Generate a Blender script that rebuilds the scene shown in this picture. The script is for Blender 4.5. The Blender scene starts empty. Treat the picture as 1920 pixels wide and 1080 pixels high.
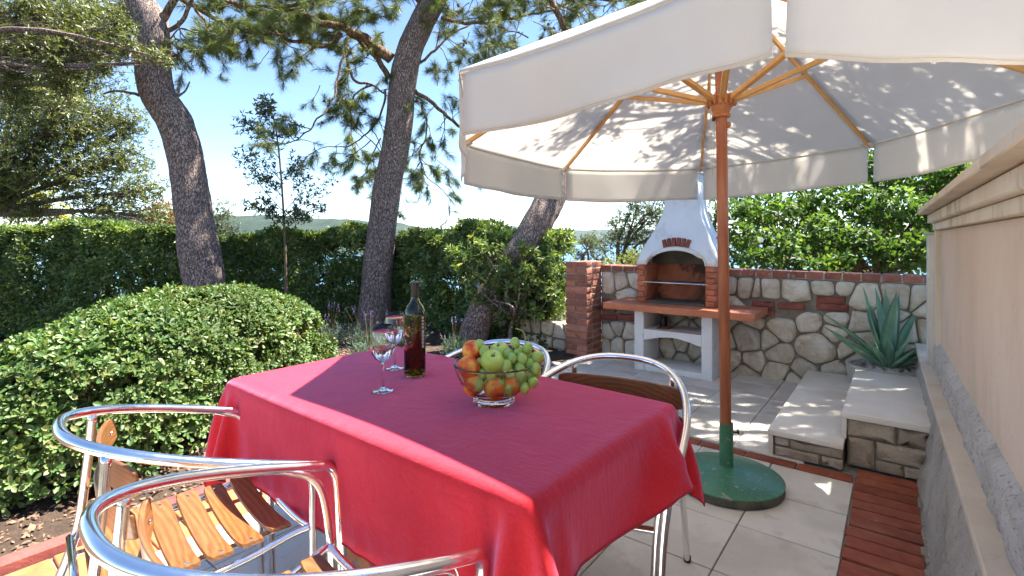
import bpy, bmesh, math, random
import numpy as np
from mathutils import Vector, Matrix, noise

random.seed(7); rng = np.random.default_rng(11)
SC = bpy.context.scene
COL = SC.collection
R = math.radians
PI = math.pi

# ------------------------------------------------------------------ camera
CAMZ = 1.27
YAW = R(37.5)
cd = bpy.data.cameras.new('camera')
cd.lens = 17.625; cd.sensor_width = 36.0
cd.shift_y = -90 / 1920
cd.clip_start = 0.02; cd.clip_end = 120000
cam = bpy.data.objects.new('camera', cd); COL.objects.link(cam)
cam.location = (0, 0, CAMZ); cam.rotation_euler = (PI / 2, 0, YAW)
SC.camera = cam

# ------------------------------------------------------------------ sky, sun, exposure
SUN = Vector((.307, .506, 1.165)).normalized()
w = bpy.data.worlds.new('World'); SC.world = w; w.use_nodes = True
nt = w.node_tree; bg = nt.nodes['Background']
sky = nt.nodes.new('ShaderNodeTexSky'); sky.sky_type = 'NISHITA'; sky.sun_disc = False
sky.sun_elevation = math.asin(SUN.z); sky.sun_rotation = math.atan2(SUN.x, SUN.y)
sky.air_density = 0.85; sky.dust_density = 0.0; sky.ozone_density = 3.0
nt.links.new(sky.outputs[0], bg.inputs[0]); bg.inputs[1].default_value = 0.072
sd = bpy.data.lights.new('sun', 'SUN'); sd.energy = 5.0; sd.angle = R(0.53); sd.color = (1, .955, .88)
so = bpy.data.objects.new('sun', sd); COL.objects.link(so)
so.rotation_euler = SUN.to_track_quat('Z', 'Y').to_euler(); so.location = (3, 5, 12)
SC.view_settings.view_transform = 'Standard'; SC.view_settings.look = 'None'
SC.view_settings.exposure = 2.3; SC.view_settings.gamma = 1.0; SC.view_settings.use_curve_mapping = False
SC.cycles.use_denoising = True
SC.cycles.max_bounces = 10; SC.cycles.transparent_max_bounces = 12
SC.cycles.volume_bounces = 0
try: SC.cycles.sample_clamp_indirect = 6
except Exception: pass

HAZE = .000009
# ------------------------------------------------------------------ helpers
CY, SY = math.cos(YAW), math.sin(YAW)
FPX = 940.0
def at(u, v, d):
    """world point seen at photograph pixel (u, v), d metres deep along the view"""
    X = (u - 960) / FPX * d
    return Vector((X * CY - d * SY, X * SY + d * CY, CAMZ + (450 - v) / FPX * d))
def floor_at(X, d, z=0.0):
    return Vector((X * CY - d * SY, X * SY + d * CY, z))

class MB:
    def __init__(s): s.v = []; s.f = []
    def add(s, vs, fs):
        n = len(s.v); s.v.extend([tuple(q) for q in vs]); s.f.extend([tuple(i + n for i in f) for f in fs]); return s
    def box(s, lo, hi, bev=0.0, M=None, seg=1):
        bm = bmesh.new(); bmesh.ops.create_cube(bm, size=1)
        for q in bm.verts: q.co = Vector([(lo[i] + hi[i]) / 2 + q.co[i] * (hi[i] - lo[i]) for i in range(3)])
        if bev: bmesh.ops.bevel(bm, geom=bm.edges[:], offset=bev, segments=seg, affect='EDGES', profile=.6)
        if M is not None: bmesh.ops.transform(bm, matrix=M, verts=bm.verts)
        bm.verts.index_update()
        s.add([q.co[:] for q in bm.verts], [[q.index for q in f.verts] for f in bm.faces]); bm.free(); return s
    def tube(s, pts, rad, n=12, caps=True, flat=None):
        pts = [Vector(p) for p in pts]; m = len(pts)
        rad = [rad] * m if isinstance(rad, (int, float)) else list(rad)
        T = []
        for i in range(m):
            t = pts[min(i + 1, m - 1)] - pts[max(i - 1, 0)]
            T.append(t.normalized() if t.length > 1e-9 else Vector((0, 0, 1)))
        N = T[0].orthogonal().normalized(); vs = []
        for i in range(m):
            N = (N - T[i] * N.dot(T[i])); N = N.normalized() if N.length > 1e-6 else T[i].orthogonal().normalized()
            B = T[i].cross(N)
            for k in range(n):
                a = 2 * PI * k / n
                vs.append(pts[i] + (N * math.cos(a) + B * math.sin(a)) * rad[i])
        fs = [(i * n + k, i * n + (k + 1) % n, (i + 1) * n + (k + 1) % n, (i + 1) * n + k) for i in range(m - 1) for k in range(n)]
        if caps: fs += [tuple(range(n))[::-1], tuple((m - 1) * n + k for k in range(n))]
        return s.add(vs, fs)
    def lathe(s, prof, n=32, c=(0, 0, 0), M=None, closed=False):
        vs = []; fs = []
        for r, z in prof:
            for k in range(n):
                a = 2 * PI * k / n; q = Vector((c[0] + max(r, 1e-5) * math.cos(a), c[1] + max(r, 1e-5) * math.sin(a), c[2] + z))
                vs.append(M @ q if M is not None else q)
        m = len(prof)
        for i in range(m - 1 + (1 if closed else 0)):
            j = (i + 1) % m
            for k in range(n): fs.append((i * n + k, i * n + (k + 1) % n, j * n + (k + 1) % n, j * n + k))
        return s.add(vs, fs)
    def extr(s, poly, h0, h1, axis='z', M=None):
        """polygon in 2D extruded: axis z -> (x,y,h); axis y -> (x,h,z)"""
        n = len(poly)
        mk = (lambda p, h: Vector((p[0], p[1], h))) if axis == 'z' else (lambda p, h: Vector((p[0], h, p[1]))) if axis == 'y' else (lambda p, h: Vector((h, p[0], p[1])))
        vs = [mk(p, h0) for p in poly] + [mk(p, h1) for p in poly]
        if M is not None: vs = [M @ q for q in vs]
        return s.add(vs, [tuple(range(n))[::-1], tuple(range(n, 2 * n))] + [(i, (i + 1) % n, n + (i + 1) % n, n + i) for i in range(n)])

def mesh_of(name, vs, fs, mat, smooth=False, off=None):
    me = bpy.data.meshes.new(name)
    if off is not None: vs = [(q[0] - off[0], q[1] - off[1], q[2] - off[2]) for q in vs]
    me.from_pydata([tuple(q) for q in vs], [], fs); me.update()
    bm = bmesh.new(); bm.from_mesh(me); bmesh.ops.recalc_face_normals(bm, faces=bm.faces); bm.to_mesh(me); bm.free()
    if mat is not None: me.materials.append(mat)
    if smooth:
        me.polygons.foreach_set('use_smooth', [True] * len(me.polygons))
        if smooth != 'all':
            try: me.set_sharp_from_angle(angle=R(38))
            except Exception: pass
    return me
def build(name, mb, mat, parent=None, off=None, smooth=True, loc=None):
    o = bpy.data.objects.new(name, mesh_of(name, mb.v, mb.f, mat, smooth, off)); COL.objects.link(o)
    if parent is not None: o.parent = parent
    if loc is not None: o.location = loc
    return o
def inst(name, me, parent=None, loc=(0, 0, 0), rot=(0, 0, 0), scale=None):
    o = bpy.data.objects.new(name, me); COL.objects.link(o); o.parent = parent
    o.location = loc; o.rotation_euler = rot
    if scale: o.scale = scale
    return o
def tag(o, label=None, cat=None, group=None, kind=None):
    if label: o['label'] = label
    if cat: o['category'] = cat
    if group: o['group'] = group
    if kind: o['kind'] = kind
    return o
def empty(name, loc=(0, 0, 0), rz=0, label=None, cat=None, group=None, kind=None):
    o = bpy.data.objects.new(name, None); COL.objects.link(o); o.empty_display_size = .1
    o.location = loc; o.rotation_euler = (0, 0, rz)
    return tag(o, label, cat, group, kind)
def smooth_path(pts, n=8):
    """Catmull-Rom through points"""
    P = [Vector(p) for p in pts]; out = []
    for i in range(len(P) - 1):
        a = P[max(i - 1, 0)]; b = P[i]; c_ = P[i + 1]; d = P[min(i + 2, len(P) - 1)]
        for k in range(n):
            t = k / n
            out.append(.5 * ((2 * b) + (c_ - a) * t + (2 * a - 5 * b + 4 * c_ - d) * t * t + (3 * b - a - 3 * c_ + d) * t ** 3))
    out.append(P[-1]); return out
def lerp_list(vals, m):
    x = np.linspace(0, len(vals) - 1, m); return list(np.interp(x, range(len(vals)), vals))

# ------------------------------------------------------------------ materials
def new_mat(name):
    m = bpy.data.materials.new(name); m.use_nodes = True; t = m.node_tree
    return m, t, t.nodes['Principled BSDF']
def N(t, typ, **k):
    n = t.nodes.new(typ)
    for a, b in k.items():
        if a in n.inputs: n.inputs[a].default_value = b
        else: setattr(n, a, b)
    return n
def coords(t, scale=(1, 1, 1), obj=True):
    tc = N(t, 'ShaderNodeTexCoord'); mp = N(t, 'ShaderNodeMapping'); mp.inputs['Scale'].default_value = scale
    t.links.new(tc.outputs['Object' if obj else 'Generated'], mp.inputs[0])
    oi = N(t, 'ShaderNodeObjectInfo'); ml = N(t, 'ShaderNodeVectorMath', operation='SCALE'); cb = N(t, 'ShaderNodeCombineXYZ')
    for i in range(3): t.links.new(oi.outputs['Random'], cb.inputs[i])
    t.links.new(cb.outputs[0], ml.inputs[0]); ml.inputs['Scale'].default_value = 37.0
    ad = N(t, 'ShaderNodeVectorMath', operation='ADD'); t.links.new(mp.outputs[0], ad.inputs[0]); t.links.new(ml.outputs[0], ad.inputs[1])
    return ad.outputs[0]
def ramp(t, fac, stops):
    r = N(t, 'ShaderNodeValToRGB'); e = r.color_ramp.elements
    while len(e) < len(stops): e.new(.5)
    for q, (p, c) in zip(e, stops): q.position = p; q.color = (*c, 1) if len(c) == 3 else c
    t.links.new(fac, r.inputs[0]); return r.outputs[0]
def mix(t, fac, a, b, mode='MIX'):
    m = N(t, 'ShaderNodeMix', data_type='RGBA', blend_type=mode)
    for i, x in ((0, fac), (6, a), (7, b)):
        if hasattr(x, 'is_linked') or hasattr(x, 'links'): t.links.new(x, m.inputs[i])
        elif i == 0: m.inputs[0].default_value = x
        else: m.inputs[i].default_value = (*x, 1)
    return m.outputs[2]
def noise_fac(t, vec, scale, detail=5, rough=.6, dist=0):
    n = N(t, 'ShaderNodeTexNoise'); n.inputs['Scale'].default_value = scale; n.inputs['Detail'].default_value = detail
    n.inputs['Roughness'].default_value = rough; n.inputs['Distortion'].default_value = dist
    t.links.new(vec, n.inputs['Vector']); return n.outputs['Fac']
def bump(t, p, h, strength=.3, dist=.01, prev=None):
    b = N(t, 'ShaderNodeBump'); b.inputs['Strength'].default_value = strength; b.inputs['Distance'].default_value = dist
    t.links.new(h, b.inputs['Height'])
    if prev is not None: t.links.new(prev, b.inputs['Normal'])
    t.links.new(b.outputs[0], p.inputs['Normal']); return b.outputs[0]
def surf(name, stops, scale=6, rough=.8, bscale=40, bstr=.3, bdist=.01, sc=(1, 1, 1), objvar=0.0, spots=None, detail=6, metallic=0, fine=None, spec=None, warp=0):
    """noise-coloured opaque material. stops: colour ramp; objvar: per-object brightness spread; spots: (scale, threshold, colour, amount)"""
    m, t, p = new_mat(name); vec = coords(t, sc)
    col = ramp(t, noise_fac(t, vec, scale, detail, .62, warp), stops)
    if spots:
        for (s_, th, c_, am) in spots:
            f = ramp(t, noise_fac(t, vec, s_, 4, .6), [(th, (0, 0, 0)), (min(th + .08, 1), (am, am, am))])
            col = mix(t, f, col, c_)
    if objvar:
        oi = N(t, 'ShaderNodeObjectInfo'); mr = N(t, 'ShaderNodeMapRange'); mr.inputs[3].default_value = 1 - objvar; mr.inputs[4].default_value = 1 + objvar
        t.links.new(oi.outputs['Random'], mr.inputs[0]); h = N(t, 'ShaderNodeHueSaturation')
        t.links.new(mr.outputs[0], h.inputs['Value']); t.links.new(col, h.inputs['Color']); col = h.outputs[0]
    t.links.new(col, p.inputs['Base Color']); p.inputs['Roughness'].default_value = rough; p.inputs['Metallic'].default_value = metallic
    if spec is not None: p.inputs['Specular IOR Level'].default_value = spec
    if bstr:
        b = bump(t, p, noise_fac(t, vec, bscale, 6, .65), bstr, bdist)
        if fine: bump(t, p, noise_fac(t, vec, fine[0], 3, .7), fine[1], fine[2], b)
    return m
def bricklike(name, c1, c2, c3, var=.22, wear=(.55, .5, .42), wa=.35):
    return surf(name, [(.25, c1), (.5, c2), (.75, c3)], 9, .85, 60, .5, .004, objvar=var, spots=[(22, .62, wear, wa)], fine=(300, .3, .002))
M = {}
M['tile'] = surf('patio_tile', [(.3, (.60, .54, .45)), (.55, (.69, .63, .54)), (.8, (.75, .70, .61))], 2.2, .7, 260, .25, .002, objvar=.05, spots=[(5, .55, (.44, .38, .29), .5), (60, .64, (.3, .27, .22), .4), (1.6, .55, (.52, .47, .38), .5)], warp=.6)
M['joint'] = surf('joint_mortar', [(.3, (.22, .2, .17)), (.7, (.34, .31, .26))], 14, .95, 90, .6, .006)
M['paver'] = bricklike('red_paver', (.20, .045, .022), (.30, .075, .035), (.38, .13, .06), .2, (.42, .28, .2), .3)
M['paver2'] = bricklike('orange_paver', (.36, .10, .035), (.46, .15, .05), (.52, .22, .09), .12, (.55, .4, .28), .3)
M['brick'] = bricklike('old_brick', (.26, .085, .05), (.36, .13, .08), (.45, .2, .13), .28, (.55, .46, .38), .5)
M['capbrick'] = bricklike('cap_brick', (.20, .065, .04), (.28, .095, .055), (.36, .15, .1), .25, (.42, .36, .3), .5)
M['mortar'] = surf('wall_mortar', [(.3, (.16, .125, .09)), (.7, (.27, .22, .16))], 10, .95, 50, .8, .01)
M['pmortar'] = surf('pale_mortar', [(.3, (.36, .32, .27)), (.7, (.46, .41, .35))], 10, .95, 60, .7, .006)
M['stone'] = surf('limestone', [(.25, (.40, .30, .19)), (.42, (.57, .47, .34)), (.58, (.66, .58, .45)), (.8, (.72, .66, .55))], 7, .85, 16, 1.0, .025, objvar=.14, spots=[(9, .6, (.42, .27, .13), .5), (35, .64, (.25, .2, .15), .45)], fine=(120, .5, .004), warp=.8)
M['redstone'] = surf('red_wall_brick', [(.3, (.17, .045, .03)), (.6, (.28, .08, .05)), (.8, (.36, .17, .12))], 8, .85, 30, .8, .01, objvar=.2)
M['block'] = surf('split_block', [(.25, (.34, .26, .17)), (.5, (.46, .37, .26)), (.78, (.56, .48, .36))], 6, .9, 20, 1.0, .02, objvar=.13, spots=[(30, .62, (.2, .16, .11), .4)], fine=(140, .6, .004))
M['slab'] = surf('cream_marble', [(.25, (.72, .62, .48)), (.5, (.80, .72, .60)), (.8, (.85, .79, .69))], 3, .5, 120, .08, .001, objvar=.04, spots=[(4, .6, (.66, .58, .45), .4), (14, .66, (.5, .42, .33), .3)], warp=1.2)
M['ledge'] = surf('ledge_stone', [(.25, (.52, .42, .31)), (.5, (.62, .52, .40)), (.8, (.68, .60, .48))], 4, .7, 90, .15, .002, spots=[(10, .62, (.45, .33, .22), .4)])
M['plaster'] = surf('pink_beige_plaster', [(.25, (.66, .48, .36)), (.5, (.73, .56, .44)), (.8, (.79, .64, .52))], 1.7, .95, 150, .8, .006, sc=(1, 1, .45), spots=[(3.0, .56, (.60, .50, .36), .6), (20, .66, (.48, .38, .28), .4), (.9, .55, (.70, .58, .42), .5)], fine=(420, .5, .003))
M['frame'] = surf('beam_plaster', [(.25, (.60, .50, .37)), (.5, (.70, .61, .48)), (.8, (.76, .69, .58))], 3, .92, 120, .6, .004, sc=(1, 1, .5), spots=[(4, .56, (.40, .31, .20), .6), (26, .62, (.36, .28, .18), .5), (11, .6, (.5, .4, .27), .5)])
M['pilaster'] = surf('grey_white_render', [(.3, (.50, .47, .42)), (.55, (.64, .61, .56)), (.8, (.72, .7, .66))], 4, .92, 90, .6, .006, sc=(1, 1, .4), spots=[(5, .62, (.45, .36, .2), .6), (40, .66, (.3, .28, .25), .4)])
M['rough'] = surf('rough_mortar', [(.3, (.60, .55, .50)), (.6, (.74, .70, .65)), (.8, (.80, .77, .73))], 8, .95, 34, 1.0, .03, spots=[(60, .56, (.24, .21, .18), .6)], fine=(220, .8, .006))
M['plinth'] = surf('grey_plinth_stone', [(.25, (.32, .28, .24)), (.5, (.48, .44, .38)), (.8, (.62, .58, .52))], 5, .95, 14, 1.0, .04, sc=(1, 1, .6), spots=[(30, .6, (.18, .16, .13), .5)], fine=(100, .8, .01))
M['gravel'] = surf('gravel_grout', [(.3, (.25, .2, .15)), (.7, (.5, .43, .34))], 40, .95, 120, 1.0, .01)
M['soil'] = surf('garden_soil', [(.25, (.035, .02, .012)), (.5, (.075, .045, .028)), (.8, (.14, .09, .06))], 14, .95, 30, 1.0, .03, fine=(180, .9, .01))
M['bark_chip'] = surf('bark_chip', [(.3, (.09, .05, .03)), (.7, (.24, .15, .09))], 30, .9, 90, .5, .004, objvar=.3)
M['curb'] = surf('curb_red', [(.3, (.14, .035, .03)), (.6, (.24, .07, .055)), (.85, (.3, .12, .09))], 10, .8, 60, .6, .006)
M['bbqwhite'] = surf('bbq_white_paint', [(.3, (.70, .70, .69)), (.7, (.80, .80, .79))], 4, .6, 120, .25, .003, spots=[(9, .6, (.52, .49, .44), .5), (40, .64, (.4, .37, .32), .4)])
M['hood'] = surf('hood_white_render', [(.3, (.70, .72, .74)), (.7, (.78, .80, .82))], 3, .75, 60, .25, .004, spots=[(5, .58, (.52, .52, .50), .45), (30, .64, (.45, .43, .4), .35)])
M['counter'] = surf('terracotta_paint', [(.3, (.42, .12, .05)), (.6, (.52, .17, .075)), (.8, (.58, .24, .13))], 5, .6, 80, .2, .003, spots=[(12, .64, (.6, .34, .24), .4)])
M['firebrick'] = bricklike('fire_brick', (.34, .09, .05), (.46, .14, .07), (.52, .2, .11), .16, (.3, .12, .08), .4)
M['firewall'] = surf('sooty_firewall', [(.3, (.05, .03, .02)), (.4, (.24, .08, .04)), (.58, (.46, .14, .065)), (.8, (.5, .19, .1))], 2.6, .9, 50, .4, .005, warp=.7, spots=[(4, .56, (.02, .018, .016), .85)])
M['soot'] = surf('sooty_concrete', [(.3, (.05, .045, .035)), (.6, (.13, .11, .085)), (.8, (.2, .17, .13))], 4, .95, 50, .5, .005)
M['chrome'] = surf('chrome_rod', [(.3, (.6, .6, .62)), (.7, (.75, .75, .77))], 8, .25, 50, 0, metallic=1)
M['green'] = surf('green_paint', [(.3, (.035, .13, .06)), (.55, (.05, .19, .10)), (.8, (.07, .24, .15))], 4, .42, 50, .15, .003, spots=[(7, .6, (.05, .26, .21), .5), (24, .62, (.36, .32, .22), .75), (90, .62, (.5, .45, .36), .6)])
M['rustrim'] = surf('rim_concrete', [(.3, (.05, .05, .035)), (.6, (.13, .12, .08)), (.8, (.22, .2, .14))], 12, .9, 60, .6, .005)
M['black'] = surf('black_plastic', [(.3, (.012, .012, .012)), (.7, (.02, .02, .02))], 8, .45, 50, 0)
M['redknob'] = surf('red_knob', [(.3, (.5, .02, .02)), (.7, (.6, .03, .03))], 8, .3, 50, 0)

def wood(name, c1, c2, c3, rough=.35, sc=(1, 14, 14), var=.15, coat=.3):
    m, t, p = new_mat(name); vec = coords(t, sc)
    wv = N(t, 'ShaderNodeTexWave', wave_type='RINGS', rings_direction='X'); wv.inputs['Scale'].default_value = 1.2; wv.inputs['Distortion'].default_value = 5; wv.inputs['Detail'].default_value = 3; wv.inputs['Detail Scale'].default_value = 1.5
    t.links.new(vec, wv.inputs['Vector'])
    f = mix(t, .72, wv.outputs['Color'], noise_fac(t, vec, 3.5, 8, .75))
    col = ramp(t, f, [(.2, c1), (.5, c2), (.8, c3)])
    oi = N(t, 'ShaderNodeObjectInfo'); mr = N(t, 'ShaderNodeMapRange'); mr.inputs[3].default_value = 1 - var; mr.inputs[4].default_value = 1 + var
    t.links.new(oi.outputs['Random'], mr.inputs[0]); h = N(t, 'ShaderNodeHueSaturation'); t.links.new(mr.outputs[0], h.inputs['Value']); t.links.new(col, h.inputs['Color'])
    t.links.new(h.outputs[0], p.inputs['Base Color']); p.inputs['Roughness'].default_value = rough
    p.inputs['Coat Weight'].default_value = coat; p.inputs['Coat Roughness'].default_value = .2
    bump(t, p, noise_fac(t, vec, 9, 6, .7), .15, .001); return m
M['slat'] = wood('varnished_slat', (.12, .045, .014), (.20, .08, .024), (.28, .122, .036), sc=(3, 22, 22))
M['rib'] = wood('umbrella_rib', (.50, .25, .075), (.60, .33, .11), (.66, .39, .15), .5, sc=(2, 2, 2), var=.06, coat=.1)
M['pole'] = wood('umbrella_pole', (.24, .06, .018), (.34, .095, .03), (.42, .14, .05), .45, sc=(14, 14, 1.2), var=.02, coat=.2)
M['hub'] = surf('turned_hub', [(.3, (.34, .11, .035)), (.7, (.5, .2, .07))], 20, .5, 60, .2, .002)
M['tableleg'] = wood('table_leg', (.20, .07, .025), (.32, .13, .045), (.4, .18, .07), .4, sc=(10, 10, 2), var=.1)

def alu():
    m, t, p = new_mat('polished_aluminium'); vec = coords(t)
    p.inputs['Base Color'].default_value = (.88, .88, .89, 1); p.inputs['Metallic'].default_value = 1
    t.links.new(ramp(t, noise_fac(t, vec, 18, 5, .7), [(.35, (.10, .10, .10)), (.75, (.24, .24, .24))]), p.inputs['Roughness'])
    bump(t, p, noise_fac(t, coords(t), 120, 4, .6), .05, .001); return m
M['alu'] = alu()
def canvas():
    m, t, p = new_mat('cream_canvas'); vec = coords(t)
    col = ramp(t, noise_fac(t, vec, 2.2, 5, .6), [(.3, (.78, .76, .72)), (.7, (.83, .81, .78))])
    t.links.new(col, p.inputs['Base Color']); p.inputs['Roughness'].default_value = .9; p.inputs['Specular IOR Level'].default_value = .15
    b = bump(t, p, noise_fac(t, vec, 5, 3, .5), .25, .02)
    bump(t, p, noise_fac(t, vec, 500, 2, .5), .15, .001, b)
    tr = N(t, 'ShaderNodeBsdfTranslucent'); t.links.new(mix(t, 1.0, col, (1, .98, .96), 'MULTIPLY'), tr.inputs[0])
    mx = N(t, 'ShaderNodeMixShader'); mx.inputs[0].default_value = .58
    t.links.new(p.outputs[0], mx.inputs[1]); t.links.new(tr.outputs[0], mx.inputs[2]); t.links.new(mx.outputs[0], t.nodes['Material Output'].inputs[0]); return m
M['canvas'] = canvas()
M['seam'] = surf('canvas_seam', [(.3, (.55, .45, .3)), (.7, (.62, .52, .36))], 8, .9, 50, 0)
def cloth(name, c1, c2, sheen, trans=.18):
    m, t, p = new_mat(name); vec = coords(t)
    col = ramp(t, mix(t, .5, noise_fac(t, vec, 3, 6, .65), noise_fac(t, vec, 130, 4, .8)), [(.36, c1), (.64, c2)])
    t.links.new(col, p.inputs['Base Color']); p.inputs['Roughness'].default_value = .8; p.inputs['Specular IOR Level'].default_value = .08
    p.inputs['Sheen Weight'].default_value = sheen; p.inputs['Sheen Roughness'].default_value = .45; p.inputs['Sheen Tint'].default_value = (1, .42, .72, 1)
    b = bump(t, p, noise_fac(t, vec, 7, 6, .62, .8), .45, .012); b = bump(t, p, noise_fac(t, coords(t, (1, 6, 1)), 14, 3, .5), .22, .006, b); bump(t, p, noise_fac(t, vec, 420, 3, .6), .6, .002, b)
    tr = N(t, 'ShaderNodeBsdfTranslucent'); t.links.new(col, tr.inputs[0])
    mx = N(t, 'ShaderNodeMixShader'); mx.inputs[0].default_value = trans
    t.links.new(p.outputs[0], mx.inputs[1]); t.links.new(tr.outputs[0], mx.inputs[2]); t.links.new(mx.outputs[0], t.nodes['Material Output'].inputs[0]); return m
M['cloth'] = cloth('red_cloth', (.62, .018, .022), (.74, .035, .040), .95)
M['clothback'] = cloth('red_cloth_reverse', (.66, .20, .22), (.74, .30, .30), .2)
M['hem'] = surf('red_hem', [(.3, (.33, .01, .02)), (.7, (.4, .015, .03))], 8, .8, 50, 0)

def glass(name, col, rough=0, ior=1.45):
    m, t, p = new_mat(name)
    p.inputs['Base Color'].default_value = (*col, 1); p.inputs['Roughness'].default_value = rough; p.inputs['IOR'].default_value = ior; p.inputs['Transmission Weight'].default_value = 1
    return m
M['glass'] = glass('clear_glass', (.97, .98, .98))
M['bottle'] = glass('olive_bottle_glass', (.34, .31, .09), .02, 1.5)
M['wine'] = glass('rose_wine', (.98, .76, .78), 0, 1.34)
M['bwine'] = glass('bottle_wine', (.72, .66, .36), 0, 1.34)
M['capsule'] = surf('bottle_capsule', [(.3, (.03, .018, .014)), (.7, (.05, .03, .022))], 20, .35, 50, 0)
M['print'] = surf('white_print', [(.3, (.6, .58, .52)), (.7, (.7, .68, .62))], 20, .6, 50, 0)
M['oprint'] = surf('orange_print', [(.3, (.8, .4, .16)), (.7, (.85, .5, .25))], 20, .6, 50, 0)
M['dprint'] = surf('purple_print', [(.3, (.03, .015, .04)), (.7, (.05, .025, .06))], 20, .6, 50, 0)
def fruit(name, stops, scale, rough=.4, sss=.15, axis=None):
    m, t, p = new_mat(name); vec = coords(t)
    t.links.new(ramp(t, noise_fac(t, vec, scale, 3, .5), stops), p.inputs['Base Color']); p.inputs['Roughness'].default_value = rough
    p.inputs['Subsurface Weight'].default_value = sss; p.inputs['Subsurface Radius'].default_value = (.02, .015, .005); p.inputs['Subsurface Scale'].default_value = .5
    bump(t, p, noise_fac(t, vec, 90, 3, .5), .05, .001); return m
M['peach'] = fruit('peach_skin', [(.34, (.62, .05, .015)), (.48, (.84, .20, .02)), (.62, (.92, .46, .07))], 1.1, .6)
M['apple'] = fruit('apple_skin', [(.3, (.42, .55, .06)), (.6, (.52, .63, .11)), (.8, (.62, .68, .2))], 14, .3)
M['grape'] = fruit('grape_skin', [(.3, (.34, .45, .06)), (.6, (.42, .54, .12)), (.8, (.5, .56, .2))], 1.2, .32, .3)
M['stem'] = surf('fruit_stem', [(.3, (.3, .32, .06)), (.7, (.42, .42, .12))], 20, .7, 50, 0)
M['agave'] = surf('agave_leaf', [(.3, (.09, .20, .12)), (.55, (.15, .29, .18)), (.8, (.25, .38, .20))], 5, .5, 40, .15, .003, sc=(1, 1, 1), objvar=.15, spots=[(5, .6, (.27, .38, .13), .5)])
M['pebble'] = surf('pebble', [(.3, (.2, .18, .16)), (.7, (.42, .39, .35))], 20, .8, 60, .3, .003, objvar=.35)
M['tub'] = surf('rough_concrete_tub', [(.3, (.36, .33, .28)), (.6, (.5, .47, .41)), (.8, (.6, .57, .5))], 14, .95, 50, 1.0, .012)

def leafmat(name, cols, trans=.35, rough=.4, spec=.5, tcol=(1.3, 1.25, .6)):
    m, t, p = new_mat(name); g = N(t, 'ShaderNodeNewGeometry')
    n = len(cols); col = ramp(t, g.outputs['Random Per Island'], [((i + .0) / max(n - 1, 1), c) for i, c in enumerate(cols)])
    vec = coords(t); nf = noise_fac(t, vec, 1.6, 3, .5)
    mr = N(t, 'ShaderNodeMapRange'); mr.inputs[1].default_value = .3; mr.inputs[2].default_value = .7; mr.inputs[3].default_value = .72; mr.inputs[4].default_value = 1.28; t.links.new(nf, mr.inputs[0])
    h = N(t, 'ShaderNodeHueSaturation'); t.links.new(col, h.inputs['Color']); t.links.new(mr.outputs[0], h.inputs['Value']); col = h.outputs[0]
    t.links.new(col, p.inputs['Base Color']); p.inputs['Roughness'].default_value = rough; p.inputs['Specular IOR Level'].default_value = spec
    tr = N(t, 'ShaderNodeBsdfTranslucent'); t.links.new(mix(t, 1.0, col, tcol, 'MULTIPLY'), tr.inputs[0])
    mx = N(t, 'ShaderNodeMixShader'); mx.inputs[0].default_value = trans
    t.links.new(p.outputs[0], mx.inputs[1]); t.links.new(tr.outputs[0], mx.inputs[2]); t.links.new(mx.outputs[0], t.nodes['Material Output'].inputs[0]); return m
M['l_dome'] = leafmat('mock_orange_leaf', [(.045, .10, .022), (.07, .14, .03), (.10, .175, .045), (.14, .20, .06), (.21, .235, .08)], .3, .5)
M['l_hedge'] = leafmat('hedge_leaf', [(.05, .105, .034), (.08, .145, .042), (.12, .19, .055), (.18, .24, .075), (.3, .33, .11)], .42, .38)
M['l_oak'] = leafmat('oak_leaf', [(.075, .095, .032), (.10, .125, .04), (.14, .16, .048), (.21, .215, .065)], .3, .42)
M['l_olive'] = leafmat('grey_leaf', [(.06, .085, .04), (.09, .12, .055), (.14, .16, .07)], .3, .5)
M['l_bright'] = leafmat('pale_green_leaf', [(.16, .2, .06), (.24, .28, .08), (.32, .34, .12)], .4, .5)
M['l_yellow'] = leafmat('yellow_green_leaf', [(.22, .24, .03), (.34, .34, .04), (.42, .40, .06)], .45, .5)
M['l_fig'] = leafmat('fig_leaf', [(.04, .09, .016), (.065, .135, .025), (.10, .18, .035), (.16, .24, .06)], .45, .58)
M['l_rust'] = leafmat('rusty_leaf', [(.22, .09, .03), (.32, .14, .05), (.16, .14, .05)], .4, .5)
M['l_sap'] = leafmat('sapling_leaf', [(.03, .05, .03), (.045, .07, .035), (.07, .10, .045)], .3, .35)
M['needle'] = leafmat('pine_needle', [(.07, .10, .03), (.10, .15, .035), (.15, .19, .045), (.2, .22, .06)], .25, .5)
M['needle_b'] = leafmat('blue_pine_needle', [(.05, .09, .06), (.08, .13, .08), (.11, .16, .09)], .25, .5)
M['lavender'] = leafmat('lavender_leaf', [(.10, .15, .12), (.14, .2, .16), (.18, .24, .18)], .25, .6)
M['lavflower'] = leafmat('lavender_flower', [(.2, .16, .36), (.28, .22, .45)], .25, .6)
M['twig'] = surf('twig_bark', [(.3, (.10, .065, .04)), (.7, (.22, .15, .09))], 20, .9, 90, .4, .004)
M['btwig'] = surf('bush_twig', [(.3, (.20, .11, .05)), (.7, (.38, .24, .12))], 20, .9, 90, .3, .003)
M['cone'] = surf('pine_cone', [(.3, (.05, .03, .02)), (.7, (.13, .08, .05))], 60, .85, 200, .8, .004)
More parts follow.
